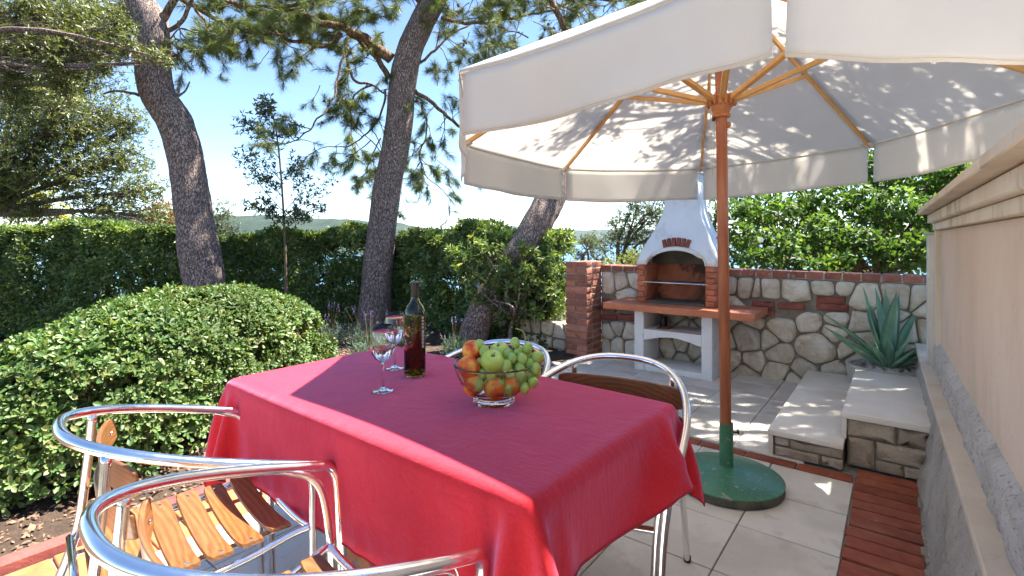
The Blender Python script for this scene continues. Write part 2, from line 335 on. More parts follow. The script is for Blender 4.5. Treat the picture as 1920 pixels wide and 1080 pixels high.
def barkmat(name, c1, c2, c3, sc=(9, 9, 2.2)):
    m, t, p = new_mat(name); vec = coords(t, sc)
    vo = N(t, 'ShaderNodeTexVoronoi', feature='DISTANCE_TO_EDGE'); vo.inputs['Scale'].default_value = 2.6
    nz = N(t, 'ShaderNodeTexNoise'); nz.inputs['Scale'].default_value = 2.5; nz.inputs['Detail'].default_value = 6; t.links.new(vec, nz.inputs['Vector'])
    va = N(t, 'ShaderNodeVectorMath', operation='ADD'); t.links.new(vec, va.inputs[0]); t.links.new(nz.outputs['Color'], va.inputs[1]); t.links.new(va.outputs[0], vo.inputs['Vector'])
    crack = ramp(t, vo.outputs['Distance'], [(.0, (0, 0, 0)), (.16, (1, 1, 1))])
    base = ramp(t, noise_fac(t, vec, 5, 8, .7), [(.3, c1), (.5, c2), (.72, c3)])
    t.links.new(mix(t, crack, tuple(q * .5 for q in c1), base), p.inputs['Base Color']); p.inputs['Roughness'].default_value = .95
    p.inputs['Specular IOR Level'].default_value = .2
    b = bump(t, p, crack, .9, .012); bump(t, p, noise_fac(t, vec, 14, 6, .7), .8, .008, b); return m
M['bark'] = barkmat('pine_bark', (.20, .145, .125), (.36, .27, .235), (.54, .45, .40), (17, 17, 6))
M['bark2'] = barkmat('upper_pine_bark', (.16, .10, .06), (.28, .18, .11), (.38, .28, .2))
# ================================================================== SETTING
# ---- patio: mortar bed, tiles, brick bands
patio = empty('patio', (0, 0, 0)); patio['kind'] = 'structure'
bed = MB(); bed.box((-2.72, -2.5, -.12), (.42, 5.3, -.012)); build('mortar_bed', bed, M['joint'], patio, smooth=False)
TX0, TXR, TP = -2.40, -.178, .387
def tile_mesh(w_, d_, name='tile', mat='tile'):
    b = MB(); b.box((0, 0, -.03), (w_, d_, 0), .002); return mesh_of(name, b.v, b.f, M[mat])
tm = tile_mesh(TP - .006, TP - .006)
def put_tiles(xr, y0, y1, xl, first_y_top):
    y = first_y_top - TP
    while y + TP > y0:
        x = xr - TP
        while x + TP > xl + .05:
            wx = x if x > xl else xl
            if x >= xl - 1e-3: me = tm
            else: me = tile_mesh(x + TP - xl - .006, TP - .006)
            inst('tile', me, patio, (wx + .003, y + .003, random.uniform(-.0012, .0012)), (random.uniform(-.002, .002), random.uniform(-.002, .002), random.uniform(-.003, .003)))
            x -= TP
        y -= TP
put_tiles(TXR, -.8, 3.16, TX0, 3.163)
# upper patio beyond the brick strip
y = 3.272
while y < 5.1:
    x = -.805 + TP
    while x > -3.3:
        dd = min(TP, 5.12 - y)
        if dd > .05 and not (x - TP > -.62): 
            me = tm if dd > TP - .01 else tile_mesh(TP - .006, dd - .006)
            inst('tile', me, patio, (x - TP + .003, y + .003, random.uniform(-.001, .001)))
        x -= TP
    y += TP
def paver_mesh(lx, ly, seed):
    r = random.Random(seed); b = MB(); b.box((-lx / 2, -ly / 2, -.05), (lx / 2, ly / 2, 0), .006, seg=2)
    v = [(q[0] + r.uniform(-.0015, .0015), q[1] + r.uniform(-.0015, .0015), q[2] + r.uniform(-.0015, .001)) for q in b.v]
    return mesh_of('paver', v, b.f, M['paver'], True)
pv = [paver_mesh(.262, .089, i) for i in range(5)]; pv2 = [paver_mesh(.255, .094, i + 9) for i in range(4)]
for q in pv2: q.materials[0] = M['paver']
pl_ = []
for i in range(5):
    q = paver_mesh(.29, .132, i + 20); q.materials[0] = M['paver2']; pl_.append(q)
y = 3.335; i = 0
while y > 1.2:
    inst('brick', pv[i % 5], patio, (-.042 + random.uniform(-.006, .006), y, random.uniform(-.006, .001)), (0, random.uniform(-.01, .01), random.uniform(-.02, .02))); y -= .0985; i += 1
x = -.315
while x > -3.2:
    inst('brick', pv2[i % 4], patio, (x, 3.218 + random.uniform(-.003, .003), random.uniform(-.003, .001)), (0, 0, random.uniform(-.012, .012))); x -= .265; i += 1
y = -1.0
while y < 3.1:
    inst('brick', pl_[i % 5], patio, (-2.545, y, random.uniform(-.003, .002)), (0, 0, random.uniform(-.012, .012))); y += .140; i += 1
gr = MB()
for i in range(46):
    yy = .9 + i * .052; gr.box((.088 + random.uniform(-.012, .008), yy, -.03), (.21, yy + .055, random.uniform(-.004, .010)), .006)
build('gravel_grout', gr, M['gravel'], patio)
# curb of the garden bed
cb_ = MB()
cb_.extr([(-.035, -.1), (-.035, .028), (-.02, .045), (.015, .046), (.033, .03), (.035, -.1)], -1.6, 3.1, 'y')
curb = build('curb', cb_, M['curb'], loc=(-2.73, 0, 0)); tag(curb, 'dark red curb between the brick band and the garden bed', kind='structure')

# ---- ground (one sheet to the horizon), sea, hills
def terrain(X, Y, D):
    h = -.03 + .02 * noise.noise(Vector((X * 1.7, Y * 1.7, 0))) + .012 * noise.noise(Vector((X * 6, Y * 6, 3)))
    s = max(0, D - 11); return h - 42 * (1 - math.exp(-(s / 60) ** 1.15))
vs = []; fs = []; nr, na = 90, 120
rad_ = [0] + [0.5 * (1.125 ** i) for i in range(nr)]
for i, r_ in enumerate(rad_):
    for k in range(na):
        a = 2 * PI * k / na; X, Y = r_ * math.cos(a), r_ * math.sin(a)
        d = -X * SY + Y * CY
        z = terrain(X, Y, d if d > 0 else 0)
        if -2.7 < X < .6 and Y < 5.5: z = -.11
        elif X < -2.7 and d < 9: z = max(z, -.06)
        vs.append((X, Y, z))
for i in range(nr):
    for k in range(na):
        fs.append((i * na + k, i * na + (k + 1) % na, (i + 1) * na + (k + 1) % na, (i + 1) * na + k))
gm = surf('dry_ground', [(.3, (.035, .027, .016)), (.55, (.055, .048, .026)), (.8, (.08, .075, .04))], .8, .95, 12, .8, .03)
g = bpy.data.objects.new('ground', mesh_of('ground', vs, fs, gm, 'all')); COL.objects.link(g); tag(g, kind='structure')
# garden soil bed, finely shaped
vs = []; fs = []; nx, ny = 150, 150
for j in range(ny):
    for i in range(nx):
        X = -7.6 + 4.84 * i / (nx - 1); Y = -1.6 + 8.2 * j / (ny - 1)
        z = .005 + .03 * noise.noise(Vector((X * 2, Y * 2, 0))) + .012 * noise.noise(Vector((X * 9, Y * 9, 1))) + .006 * noise.noise(Vector((X * 27, Y * 27, 1)))
        vs.append((X, Y, z))
fs = [(j * nx + i, j * nx + i + 1, (j + 1) * nx + i + 1, (j + 1) * nx + i) for j in range(ny - 1) for i in range(nx - 1)]
sb = bpy.data.objects.new('garden_bed', mesh_of('garden_bed', vs, fs, M['soil'], 'all')); COL.objects.link(sb); tag(sb, kind='structure')
# bark chips and crumbs on the soil
n = 9000
P0 = np.stack([rng.uniform(-5.2, -2.78, n), rng.uniform(-.6, 3.6, n)], 1)
vs = []; fs = []
for (X, Y) in P0:
    z = .012 + .03 * noise.noise(Vector((X * 2, Y * 2, 0))) + .012 * noise.noise(Vector((X * 9, Y * 9, 1)))
    L = random.uniform(.004, .016) * (1.8 if random.random() < .12 else 1); W_ = L * random.uniform(.3, .8); H_ = L * random.uniform(.15, .5)
    Mx = Matrix.Translation((X, Y, z)) @ Matrix.Rotation(random.uniform(0, 6.3), 4, 'Z') @ Matrix.Rotation(random.gauss(0, .5), 4, 'X') @ Matrix.Rotation(random.gauss(0, .3), 4, 'Y')
    k = len(vs)
    for q in ((-L, -W_, 0), (L * .8, -W_ * .7, 0), (L, W_, 0), (-L * .7, W_ * .9, 0), (-L * .2, 0, H_), (L * .4, 0, H_)): vs.append(Mx @ Vector(q))
    fs += [(k, k + 1, k + 5, k + 4), (k + 1, k + 2, k + 5), (k + 2, k + 3, k + 4, k + 5), (k + 3, k, k + 4)]
ch = bpy.data.objects.new('bark_chips', mesh_of('bark_chips', vs, fs, M['bark_chip'])); COL.objects.link(ch); tag(ch, 'brown bark chips strewn over the soil bed', 'bark chips', kind='stuff')

sea = MB(); sea.lathe([(.1, 0), (40000, 0)], 96)
mm, t, p = new_mat('sea_water'); p.inputs['Base Color'].default_value = (.03, .10, .15, 1); p.inputs['Roughness'].default_value = .25
bump(t, p, noise_fac(t, coords(t), .15, 4, .6), .3, 1)
o = build('sea', sea, mm, loc=(0, 0, -40)); tag(o, kind='structure')
def hill(name, d, u0, u1, prof, depth, mat, base=-40, seg=90, rough=1.0):
    """a ridge: prof = [(u, v of its skyline)], built as a broad hump with a far and a near slope"""
    us = np.linspace(u0, u1, seg); sky_v = np.interp(us, [q[0] for q in prof], [q[1] for q in prof]); vs = []; ny = 26
    for j in range(ny):
        f_ = j / (ny - 1); dd = d + depth * (f_ - .6)
        for u, v in zip(us, sky_v):
            top = CAMZ + (450 - v) / FPX * d; pt = floor_at((u - 960) / FPX * dd, dd)
            sh = math.sin(min(f_ / .6, 1) * PI / 2) if f_ < .6 else math.cos((f_ - .6) / .4 * PI / 2)
            nz = noise.fractal(Vector((pt.x / d * 14, pt.y / d * 14, 2)), 1, 2, 6)
            z = base - 2 + (top - base + 2) * sh * (1 + .10 * rough * nz * (1 if f_ < .55 else .4)) + rough * .0016 * d * noise.noise(Vector((pt.x / d * 160, pt.y / d * 160, 5)))
            vs.append((pt.x, pt.y, z))
    fs = [(j * seg + i, j * seg + i + 1, (j + 1) * seg + i + 1, (j + 1) * seg + i) for j in range(ny - 1) for i in range(seg - 1)]
    o = bpy.data.objects.new(name, mesh_of(name, vs, fs, mat, 'all')); COL.objects.link(o); tag(o, kind='structure'); return o
hm = surf('wooded_hill', [(.35, (.007, .020, .013)), (.5, (.013, .032, .019)), (.64, (.024, .044, .026)), (.76, (.14, .13, .11))], .012, .95, .06, 1.0, 8, spots=[(.03, .66, (.2, .19, .16), .4)], fine=(.2, .8, 3))
hill('hills', 2300, 100, 1010, [(100, 415), (300, 402), (440, 405), (520, 407), (640, 412), (740, 420), (800, 428), (860, 437), (930, 449), (1010, 458)], 1500, hm)
hill('hills', 5200, 820, 1700, [(820, 450), (960, 448), (1040, 444), (1090, 445), (1200, 447), (1700, 449)], 1500, hm, rough=.3)
hill('hills', 12000, 700, 1500, [(700, 440), (860, 428), (930, 422), (1000, 427), (1080, 432), (1200, 430), (1500, 440)], 4000, hm, rough=1)

# ================================================================== STONE WALL, PILLAR
def clip_poly(poly, a, b, c):
    """keep the side a*x+b*y<=c"""
    out = []
    for i in range(len(poly)):
        p_, q_ = poly[i], poly[(i + 1) % len(poly)]
        dp, dq = a * p_[0] + b * p_[1] - c, a * q_[0] + b * q_[1] - c
        if dp <= 0: out.append(p_)
        if (dp < 0) != (dq < 0):
            t_ = dp / (dp - dq); out.append((p_[0] + t_ * (q_[0] - p_[0]), p_[1] + t_ * (q_[1] - p_[1])))
    return out
def voro(seeds, x0, x1, z0, z1, gap):
    cells = []
    for i, s in enumerate(seeds):
        poly = [(x0, z0), (x1, z0), (x1, z1), (x0, z1)]
        for j, q in enumerate(seeds):
            if i == j: continue
            dx, dz = q[0] - s[0], q[1] - s[1]; L = math.hypot(dx, dz)
            if L < 1e-4 or L > 1.0: continue
            w1, w2 = s[2], q[2]
            mid = L / 2 + (w1 - w2) / 2
            a, b = dx / L, dz / L; poly = clip_poly(poly, a, b, a * s[0] + b * s[1] + mid - gap)
            if len(poly) < 3: break
        cells.append(poly)
    return cells
def round_poly(poly, r_, seed):
    rr = random.Random(seed); out = []
    n = len(poly)
    for i in range(n):
        a, b, c_ = Vector(poly[i - 1]), Vector(poly[i]), Vector(poly[(i + 1) % n])
        la, lc = (a - b).length, (c_ - b).length
        if la < 1e-4 or lc < 1e-4: continue
        ra, rc = min(r_, la * .42), min(r_, lc * .42)
        p1 = b + (a - b) / la * ra; p2 = b + (c_ - b) / lc * rc
        for t_ in (0, .5, 1): out.append((1 - t_) ** 2 * p1 + 2 * t_ * (1 - t_) * b + t_ * t_ * p2)
    return [(q.x + rr.uniform(-.004, .004), q.y + rr.uniform(-.004, .004)) for q in out]
def stone_mesh(poly, proud, seed, mat, back=.03, rad=.036):
    """a stone in the x-z plane facing -y, its outline poly, bulging out by proud"""
    ol = round_poly(poly, rad, seed); n = len(ol)
    if n < 4: return None
    cx = sum(q[0] for q in ol) / n; cz = sum(q[1] for q in ol) / n; rr = random.Random(seed + 1)
    vs = []; fs = []
    tx, tz = rr.uniform(-.06, .06), rr.uniform(-.06, .06)
    for sc_, y_ in ((1.0, back), (1.0, -.25 * proud), (.93, -.72 * proud), (.72, -1.0 * proud), (.35, -1.03 * proud)):
        for (a, b) in ol:
            X = cx + (a - cx) * sc_; Z = cz + (b - cz) * sc_
            yy = y_
            if sc_ < 1: yy += .010 * noise.noise(Vector((X * 14 + seed, Z * 14, 0))) + (X - cx) * tx + (Z - cz) * tz
            vs.append((X, yy, Z))
    for k in range(4): fs += [(k * n + i, k * n + (i + 1) % n, (k + 1) * n + (i + 1) % n, (k + 1) * n + i) for i in range(n)]
    fs.append(tuple(4 * n + i for i in range(n))); vs2 = [(a - cx, b, c_ - cz) for a, b, c_ in vs]
    return mesh_of('stone', vs2, fs, mat, 'all'), (cx, cz)
WALLY, WH = 5.1, .925
SW = empty('stone_wall', (-1.3, WALLY, 0), label='garden wall of irregular cream limestone topped with a row of bricks', cat='wall')
o_ = SW.location
cr = MB(); cr.box((-2.64, WALLY + .0, -.1), (.30, WALLY + .28, WH)); build('mortar_core', cr, M['mortar'], SW, o_, smooth=False)
S_ = [(-1.064, .812), (-.929, .82), (-.718, .822), (-.501, .855), (-.337, .865), (-.21, .815), (.007, .848), (.135, .838), (-.836, .464), (-.603, .535), (-.401, .598), (-.234, .567), (-.059, .64), (-1.064, .5), (-.845, .246), (-.552, .336), (-.434, .468), (-.21, .446), (-.313, .347), (.043, .522), (-.863, .063), (-.638, .113), (-.426, .128), (-.257, .279), (-.089, .321), (.057, .36), (.114, .2), (-.1, .1), (.2, .06), (.22, .55), (.23, .75),
      (-2.56, .8), (-2.393, .813), (-2.24, .853), (-2.332, .669), (-2.55, .239), (-2.44, .315), (-2.3, .273), (-2.6, .097), (-2.45, .103), (-2.27, .104), (-1.872, .143), (-1.733, .06), (-1.608, .167), (-1.5, .05), (-2.02, .069), (-1.73, .2), (-2.1, .25), (-2.0, .4), (-1.818, .469), (-1.733, .36), (-1.6, .34), (-1.5, .45), (-1.3, .3), (-1.38, .12), (-1.41, .83), (-1.274, .83), (-1.108, .82), (-1.274, .66), (-1.6, .6), (-1.9, .7), (-1.7, .8), (-2.08, .82), (-2.08, .6), (-1.3, .5), (-1.117, .36), (-1.255, .125), (-1.072, .142), (-.93, .36), (-.25, .03), (-1.14, .02), (-.72, .0)]
big = {(-.552, .336): .05, (-1.117, .36): .05, (-.21, .815): .03, (.007, .848): .03, (-.836, .464): .02, (-1.108, .82): .03, (-.718, .822): .02}
seeds = [(a, b, big.get((a, b), 0)) for a, b in S_]
reds = [(-.451, .752, .19, .032), (-.98, .675, .17, .03), (-.75, .674, .19, .032), (-.44, .69, .21, .03), (-.97, .60, .16, .032), (-2.55, .575, .15, .036), (-2.55, .50, .17, .03), (-2.545, .41, .18, .032), (-2.33, .43, .2, .035), (-2.36, .53, .17, .03)]
seeds += [(a - L * .28, b, -.05) for a, b, L, h in reds] + [(a + L * .28, b, -.05) for a, b, L, h in reds]
cells = voro(seeds, -2.63, .3, -.02, WH - .008, .0062)
nred = len(S_)
for i, poly in enumerate(cells[:nred]):
    if len(poly) < 3: continue
    # keep clear of the red bricks
    for (a, b, L, h) in reds:
        s = seeds[i]
        if abs(s[0] - a) < L / 2 + .25 and abs(s[1] - b) < .25 and abs(s[1] - b) > .035:
            if any(abs(q[0] - a) < L / 2 for q in poly):
                poly = clip_poly(poly, 0, 1, b - h - .007) if s[1] < b else clip_poly(poly, 0, -1, -(b + h + .007))
        if len(poly) < 3: break
    if len(poly) < 3: continue
    ar = abs(sum(poly[k][0] * poly[(k + 1) % len(poly)][1] - poly[(k + 1) % len(poly)][0] * poly[k][1] for k in range(len(poly)))) / 2
    if ar < .0012: continue
    r_ = stone_mesh(poly, random.uniform(.022, .045), i, M['stone'])
    if r_: inst('stone', r_[0], SW, (r_[1][0] - o_.x, 0, r_[1][1]))
for k, (a, b, L, h) in enumerate(reds):
    L *= 1.12; h *= 1.08; poly = [(a - L / 2, b - h), (a + L / 2, b - h + .004), (a + L / 2, b + h), (a - L / 2, b + h - .003)]
    r_ = stone_mesh(poly, .026, 90 + k, M['redstone'], rad=.012); inst('brick', r_[0], SW, (r_[1][0] - o_.x, 0, r_[1][1]))
def brick_mesh(lx, ly, lz, seed, mat, bev=.006, jit=.003):
    r = random.Random(seed); b = MB(); b.box((-lx / 2, -ly / 2, -lz / 2), (lx / 2, ly / 2, lz / 2), bev, seg=1)
    v = [tuple(q[i] + r.uniform(-jit, jit) for i in range(3)) for q in b.v]; return mesh_of('brick', v, b.f, mat, True)
capm = [brick_mesh(.122, .30, .058, i, M['capbrick']) for i in range(5)]
x = -2.58; i = 0
cmb = MB(); cmb.box((-2.64, WALLY - .012, WH), (.30, WALLY + .272, WH + .05)); build('cap_mortar', cmb, M['pmortar'], SW, o_, smooth=False)
while x < .3:
    inst('cap_brick', capm[i % 5], SW, (x - o_.x, .13, WH + .032), (random.uniform(-.01, .01), random.uniform(-.012, .012), random.uniform(-.02, .02))); x += .134; i += 1
# pillar
PL = empty('brick_pillar', (-2.775, 4.93, 0), label='red brick pillar at the left end of the stone wall', cat='pillar')
q = MB(); q.box((-.125, -.15, -.1), (.125, .18, 1.01)); build('mortar_core', q, M['pmortar'], PL, smooth=False)
ml = [brick_mesh(.262, .125, .058, 30 + i, M['brick']) for i in range(4)]; ms = [brick_mesh(.126, .125, .058, 40 + i, M['brick']) for i in range(4)]; sd_ = [brick_mesh(.125, .21, .058, 50 + i, M['brick']) for i in range(3)]
zz = .03; c_ = 0
while zz < 1.04:
    off = random.uniform(-.003, .003)
    if c_ % 2 == 0:
        inst('brick', ml[c_ % 4], PL, (off, -.105, zz), (0, 0, random.uniform(-.01, .01)))
        inst('brick', sd_[c_ % 3], PL, (.068 + off, .075, zz)); inst('brick', sd_[c_ % 3], PL, (-.068 + off, .075, zz))
    else:
        for sx in (-1, 1):
            inst('brick', ms[(c_ + sx) % 4], PL, (sx * .068 + off, -.105, zz), (0, 0, random.uniform(-.01, .01))); inst('brick', sd_[(c_ + 1) % 3], PL, (sx * .068, .075, zz))
    zz += .0695; c_ += 1
# low wall behind the hedge foot, left of the pillar
LW = empty('low_stone_wall', (-3.4, 4.95, 0), label='low rough stone wall half under the hedge left of the brick pillar', cat='wall')
q = MB(); q.box((-.6, 0, -.1), (.48, .25, .30)); build('mortar_core', q, M['mortar'], LW, smooth=False)
r2 = random.Random(5); sds = [(-.55 + .17 * i + r2.uniform(-.04, .04), .07 + .15 * j + r2.uniform(-.03, .03), 0) for i in range(7) for j in range(2)]
for i, poly in enumerate(voro(sds, -.6, .48, 0, .31, .009)):
    if len(poly) > 2:
        r_ = stone_mesh(poly, .03, 300 + i, M['stone']); inst('stone', r_[0], LW, (r_[1][0], 0, r_[1][1]))

# ================================================================== STEPS
def steps_block(name, base, slabbox, wallbox, cells_, label, riser=None):
    r = empty(name, base, label=label, cat='step'); b0 = r.location
    q = MB(); q.box(slabbox[0], slabbox[1], .003, seg=2); build('slab', q, M['slab'], r, b0)
    q = MB(); q.box((wallbox[0][0], wallbox[0][1] + .012, wallbox[0][2]), wallbox[1]); build('mortar_core', q, M['mortar'], r, b0, smooth=False)
    (x0, y0, z0), (x1, y1, z1) = wallbox
    for k, (a, b, c_, d) in enumerate(cells_):
        poly = [(x0 + a * (x1 - x0) + .003, z0 + c_ * (z1 - z0) + .003), (x0 + b * (x1 - x0) - .003, z0 + c_ * (z1 - z0) + .003), (x0 + b * (x1 - x0) - .003, z0 + d * (z1 - z0) - .003), (x0 + a * (x1 - x0) + .003, z0 + d * (z1 - z0) - .003)]
        s_ = stone_mesh(poly, .016, 200 + k + int(x0 * 50), M['block'], rad=.006); inst('block', s_[0], r, (s_[1][0] - b0.x, y0 + .012 - b0.y, s_[1][1] - b0.z))
    if riser:
        q = MB(); q.box(*riser, .002); build('riser', q, M['slab'], r, b0)
    return r
steps_block('stone_step', (-.40, 3.9, 0), ((-.607, 3.278, .120), (-.232, 4.98, .150)), ((-.575, 3.293, 0), (-.235, 4.97, .1195)),
            [(0, .24, .5, 1), (.24, 1.0, .5, 1), (0, .68, 0, .48), (.70, 1, 0, .48)], 'lower step with a cream marble slab on grey blocks', ((-.604, 3.286, 0), (-.580, 3.34, .1195)))
steps_block('stone_step', (-.04, 3.9, 0), ((-.247, 3.375, .268), (.153, 4.56, .300)), ((-.222, 3.395, 0), (.150, 4.56, .2675)),
            [(0, .6, .62, 1), (.61, 1, .62, 1), (0, .34, 0, .61), (.35, 1, .25, .61), (.35, .67, 0, .24), (.68, 1, 0, .24)], 'upper step with a cream marble slab beside the plaster wall', ((-.244, 3.385, .1505), (-.224, 3.42, .2675)))

# ================================================================== AGAVE AND TUB
TB = empty('planter_tub', (-.06, 4.80, 0), label='rough concrete planter tub full of pebbles behind the upper step', cat='planter')
q = MB(); pr = [(.22, 0), (.25, .15), (.262, .28), (.258, .300), (.240, .305), (.225, .295), (.21, .26), (.02, .255)]
q.lathe(pr, 40)
q.v = [(x_ * (1 + .04 * noise.noise(Vector((x_ * 12, y_ * 12, z_ * 12)))), y_ * (.82 + .04 * noise.noise(Vector((x_ * 9, y_ * 9, 5)))), z_ + .008 * noise.noise(Vector((x_ * 20, y_ * 20, 2)))) for x_, y_, z_ in q.v]
build('tub', q, M['tub'], TB)
q = MB(); q.lathe([(.001, .27), (.22, .268)], 24); q.v = [(a, b * .8, c_) for a, b, c_ in q.v]; build('soil', q, M['soil'], TB)
pbm = []
for i in range(5):
    b = bmesh.new(); bmesh.ops.create_icosphere(b, subdivisions=2, radius=1)
    for v_ in b.verts: v_.co *= 1 + .22 * noise.noise(v_.co * 1.3 + Vector((i * 5, 0, 0)))
    me = bpy.data.meshes.new('pebble'); b.to_mesh(me); b.free(); me.materials.append(M['pebble']); me.polygons.foreach_set('use_smooth', [True] * len(me.polygons)); pbm.append(me)
for i in range(110):
    a = random.uniform(0, 2 * PI); r_ = .21 * math.sqrt(random.random()); s = random.uniform(.012, .026)
    inst('pebble', pbm[i % 5], TB, (r_ * math.cos(a), r_ * .8 * math.sin(a), .280 + s * .35), (random.random() * 3, random.random() * 3, 0), (s * 1.25, s, s * .7))
AG = empty('agave_plant', (-.05, 4.78, .285), label='blue green agave with long pointed leaves in the concrete tub', cat='plant')
def agave_leaf(az, el, L, W_, curl, seed):
    rr = random.Random(seed); n = 12; vs = []; fs = []
    d = Vector((math.cos(az), math.sin(az), 0)); side = Vector((-math.sin(az), math.cos(az), 0))
    p_ = Vector((0, 0, 0)) + d * .015; e = el
    for i in range(n + 1):
        t_ = i / n
        w_ = 1.04 * W_ * (.75 + .9 * t_ if t_ < .28 else (1.0 + .02) * (1 - ((t_ - .28) / .72) ** 1.9)) * (1 if t_ > 0 else 1)
        w_ = max(w_, .0015); up = d * -math.sin(e) + Vector((0, 0, 1)) * math.cos(e)
        ch_ = .42 * w_ * (1 - .5 * t_); th = .010 * (1 - t_) + .0015
        for k in (-1, -.5, 0, .5, 1): vs.append(p_ + side * w_ / 2 * k + up * (ch_ * abs(k) ** 1.6))
        for k in (.5, 0, -.5): vs.append(p_ + side * w_ / 2 * k * 1.0 + up * (ch_ * abs(k) ** 1.6 - th))
        if i < n:
            f_ = d * math.cos(e) + Vector((0, 0, 1)) * math.sin(e); p_ = p_ + f_ * (L / n); e += curl / n
    for i in range(n):
        for k in range(8): fs.append((i * 8 + k, i * 8 + (k + 1) % 8, (i + 1) * 8 + (k + 1) % 8, (i + 1) * 8 + k))
    fs.append(tuple(n * 8 + k for k in range(8)))
    o = MB(); o.add(vs, fs); return build('leaf', o, M['agave'], AG, smooth='all')
AZc = YAW  # azimuths given in the viewer's frame (0 = right), turned into the place's frame
for k, (a, e, L, W_, cu) in enumerate([(150, 50, .60, .085, -.25), (168, 38, .56, .08, -.1), (185, 26, .52, .075, .25), (265, 84, .60, .115, -.05), (205, 40, .34, .07, .2), (120, 74, .64, .09, .05), (95, 80, .62, .09, 0), (60, 74, .62, .09, .05), (40, 62, .62, .085, .05), (25, 50, .60, .08, -.05), (5, 32, .50, .07, -.2), (-15, 24, .42, .07, .25), (-60, 42, .26, .07, .3), (300, 60, .34, .08, .2), (235, 55, .30, .075, .2), (90, 60, .5, .08, .1)]):
    agave_leaf(R(a) + AZc, R(e), L, W_, cu, k)

# ================================================================== TERRACE WALL (right)
HW = empty('plaster_wall', (0, 0, 0), R(1.0), label='pinkish plastered terrace wall with a sloping stone ledge along the right', cat='wall')
YE = 4.22; YN = -1.5; WT = .38
def hb(name, lo, hi, mat, bev=.003): q = MB(); q.box(lo, hi, bev); return build(name, q, M[mat], HW)
# battered rough plinth, as a displaced sheet with depth
vs = []; fs = []; nx = 150; nz = 14
for j in range(nz):
    for i in range(nx):
        yy = .9 + (5.0 - .9) * i / (nx - 1); z_ = -.05 + .49 * j / (nz - 1)
        bx = .148 + .075 * (z_ / .44) if z_ > 0 else .146
        nn = noise.noise(Vector((yy * 7, z_ * 11, 0))); n2 = noise.noise(Vector((yy * 22, z_ * 30, 4)))
        vs.append((bx + .016 * nn + .008 * n2, yy, z_))
fs = [(j * nx + i, j * nx + i + 1, (j + 1) * nx + i + 1, (j + 1) * nx + i) for j in range(nz - 1) for i in range(nx - 1)]
nb = len(vs); q = MB(); q.add(vs, fs)
q.box((.255, YN, -.1), (WT, 5.0, .43)); build('plinth', q, M['plinth'], HW, smooth='all')
yb = YN
while yb < 4.98:
    L = .52 + random.uniform(-.03, .03); L = min(L, 5.0 - yb); hb('ledge_slab', (.196 + random.uniform(-.0015, .0015), yb, .440), (WT, yb + L - .002, .470), 'ledge', .003); yb += L
hb('panel', (.287, YN, .472), (WT + .2, YE - .07, 1.33), 'plaster')
# rough mortar fillet above the ledge
vs = []; fs = []; nx, nz = 260, 14
for j in range(nz):
    for i in range(nx):
        yy = .5 + (YE - .55) * i / (nx - 1); t_ = j / (nz - 1)
        z_ = .471 + t_ * .165; top = 0 if t_ < .8 else (t_ - .8) / .2
        bx = .258 + .0 * t_ + top * .035 + .012 * noise.noise(Vector((yy * 9, t_ * 3, 0))) * (1.3 - t_) + .006 * noise.noise(Vector((yy * 40, t_ * 9, 3)))
        vs.append((bx, yy, z_ + .006 * noise.noise(Vector((yy * 25, t_ * 4, 8))) * t_))
fs = [(j * nx + i, j * nx + i + 1, (j + 1) * nx + i + 1, (j + 1) * nx + i) for j in range(nz - 1) for i in range(nx - 1)]
q = MB(); q.add(vs, fs); build('mortar_fillet', q, M['rough'], HW, smooth='all')
hb('frame_post', (.262, YE - .16, .4705), (WT + .2, YE - .068, 1.33), 'frame')
hb('pilaster', (.232, YE - .066, .4705), (WT + .2, YE + .10, 1.30), 'pilaster')
hb('pilaster_cap', (.215, YE - .062, 1.302), (WT + .2, YE + .12, 1.318), 'pilaster')
hb('beam', (.258, YN, 1.332), (WT + .22, YE - .0, 1.375), 'frame')
hb('fascia', (.232, YN, 1.377), (WT + .24, YE + .0, 1.432), 'frame', .006)
yb = YN
while yb < YE:
    hb('cap_slab', (.182, yb, 1.436), (WT + .27, min(yb + .62, YE + .02), 1.468), 'ledge', .004); yb += .623

# ================================================================== BARBECUE
BB = empty('stone_barbecue', (-1.68, 4.9, 0), label='white masonry barbecue with red brick firebox and tall tapered chimney hood', cat='barbecue')
b0 = BB.location
def bbox(name, lo, hi, mat, bev=.006, par=None): q = MB(); q.box(lo, hi, bev, seg=2); return build(name, q, M[mat], par or BB, b0)
xl, xr_, yf, yb_ = -2.05, -1.31, 4.65, 5.05
bbox('side_panel', (xl, yf, 0), (xl + .095, yb_, .585), 'bbqwhite'); bbox('side_panel', (xr_ - .095, yf, 0), (xr_, yb_, .585), 'bbqwhite')
bbox('bottom_shelf', (xl + .096, yf + .015, 0), (xr_ - .096, yb_, .055), 'bbqwhite')
q = MB(); A = [(xl + .096, .405), (xl + .096, .30)]
for i in range(13):
    t_ = i / 12; A.append((xl + .13 + (xr_ - xl - .26) * t_, .305 + .045 * math.sin(PI * t_)))
A += [(xr_ - .096, .30), (xr_ - .096, .405)]
q.extr(A, yf + .004, yf + .05, 'y'); build('shelf_front', q, M['bbqwhite'], BB, b0, smooth=False)
bbox('middle_shelf', (xl + .096, yf + .052, .365), (xr_ - .096, yb_, .404), 'bbqwhite')
bbox('counter', (-2.32, 4.505, .59), (-.93, 5.06, .655), 'counter', .01)
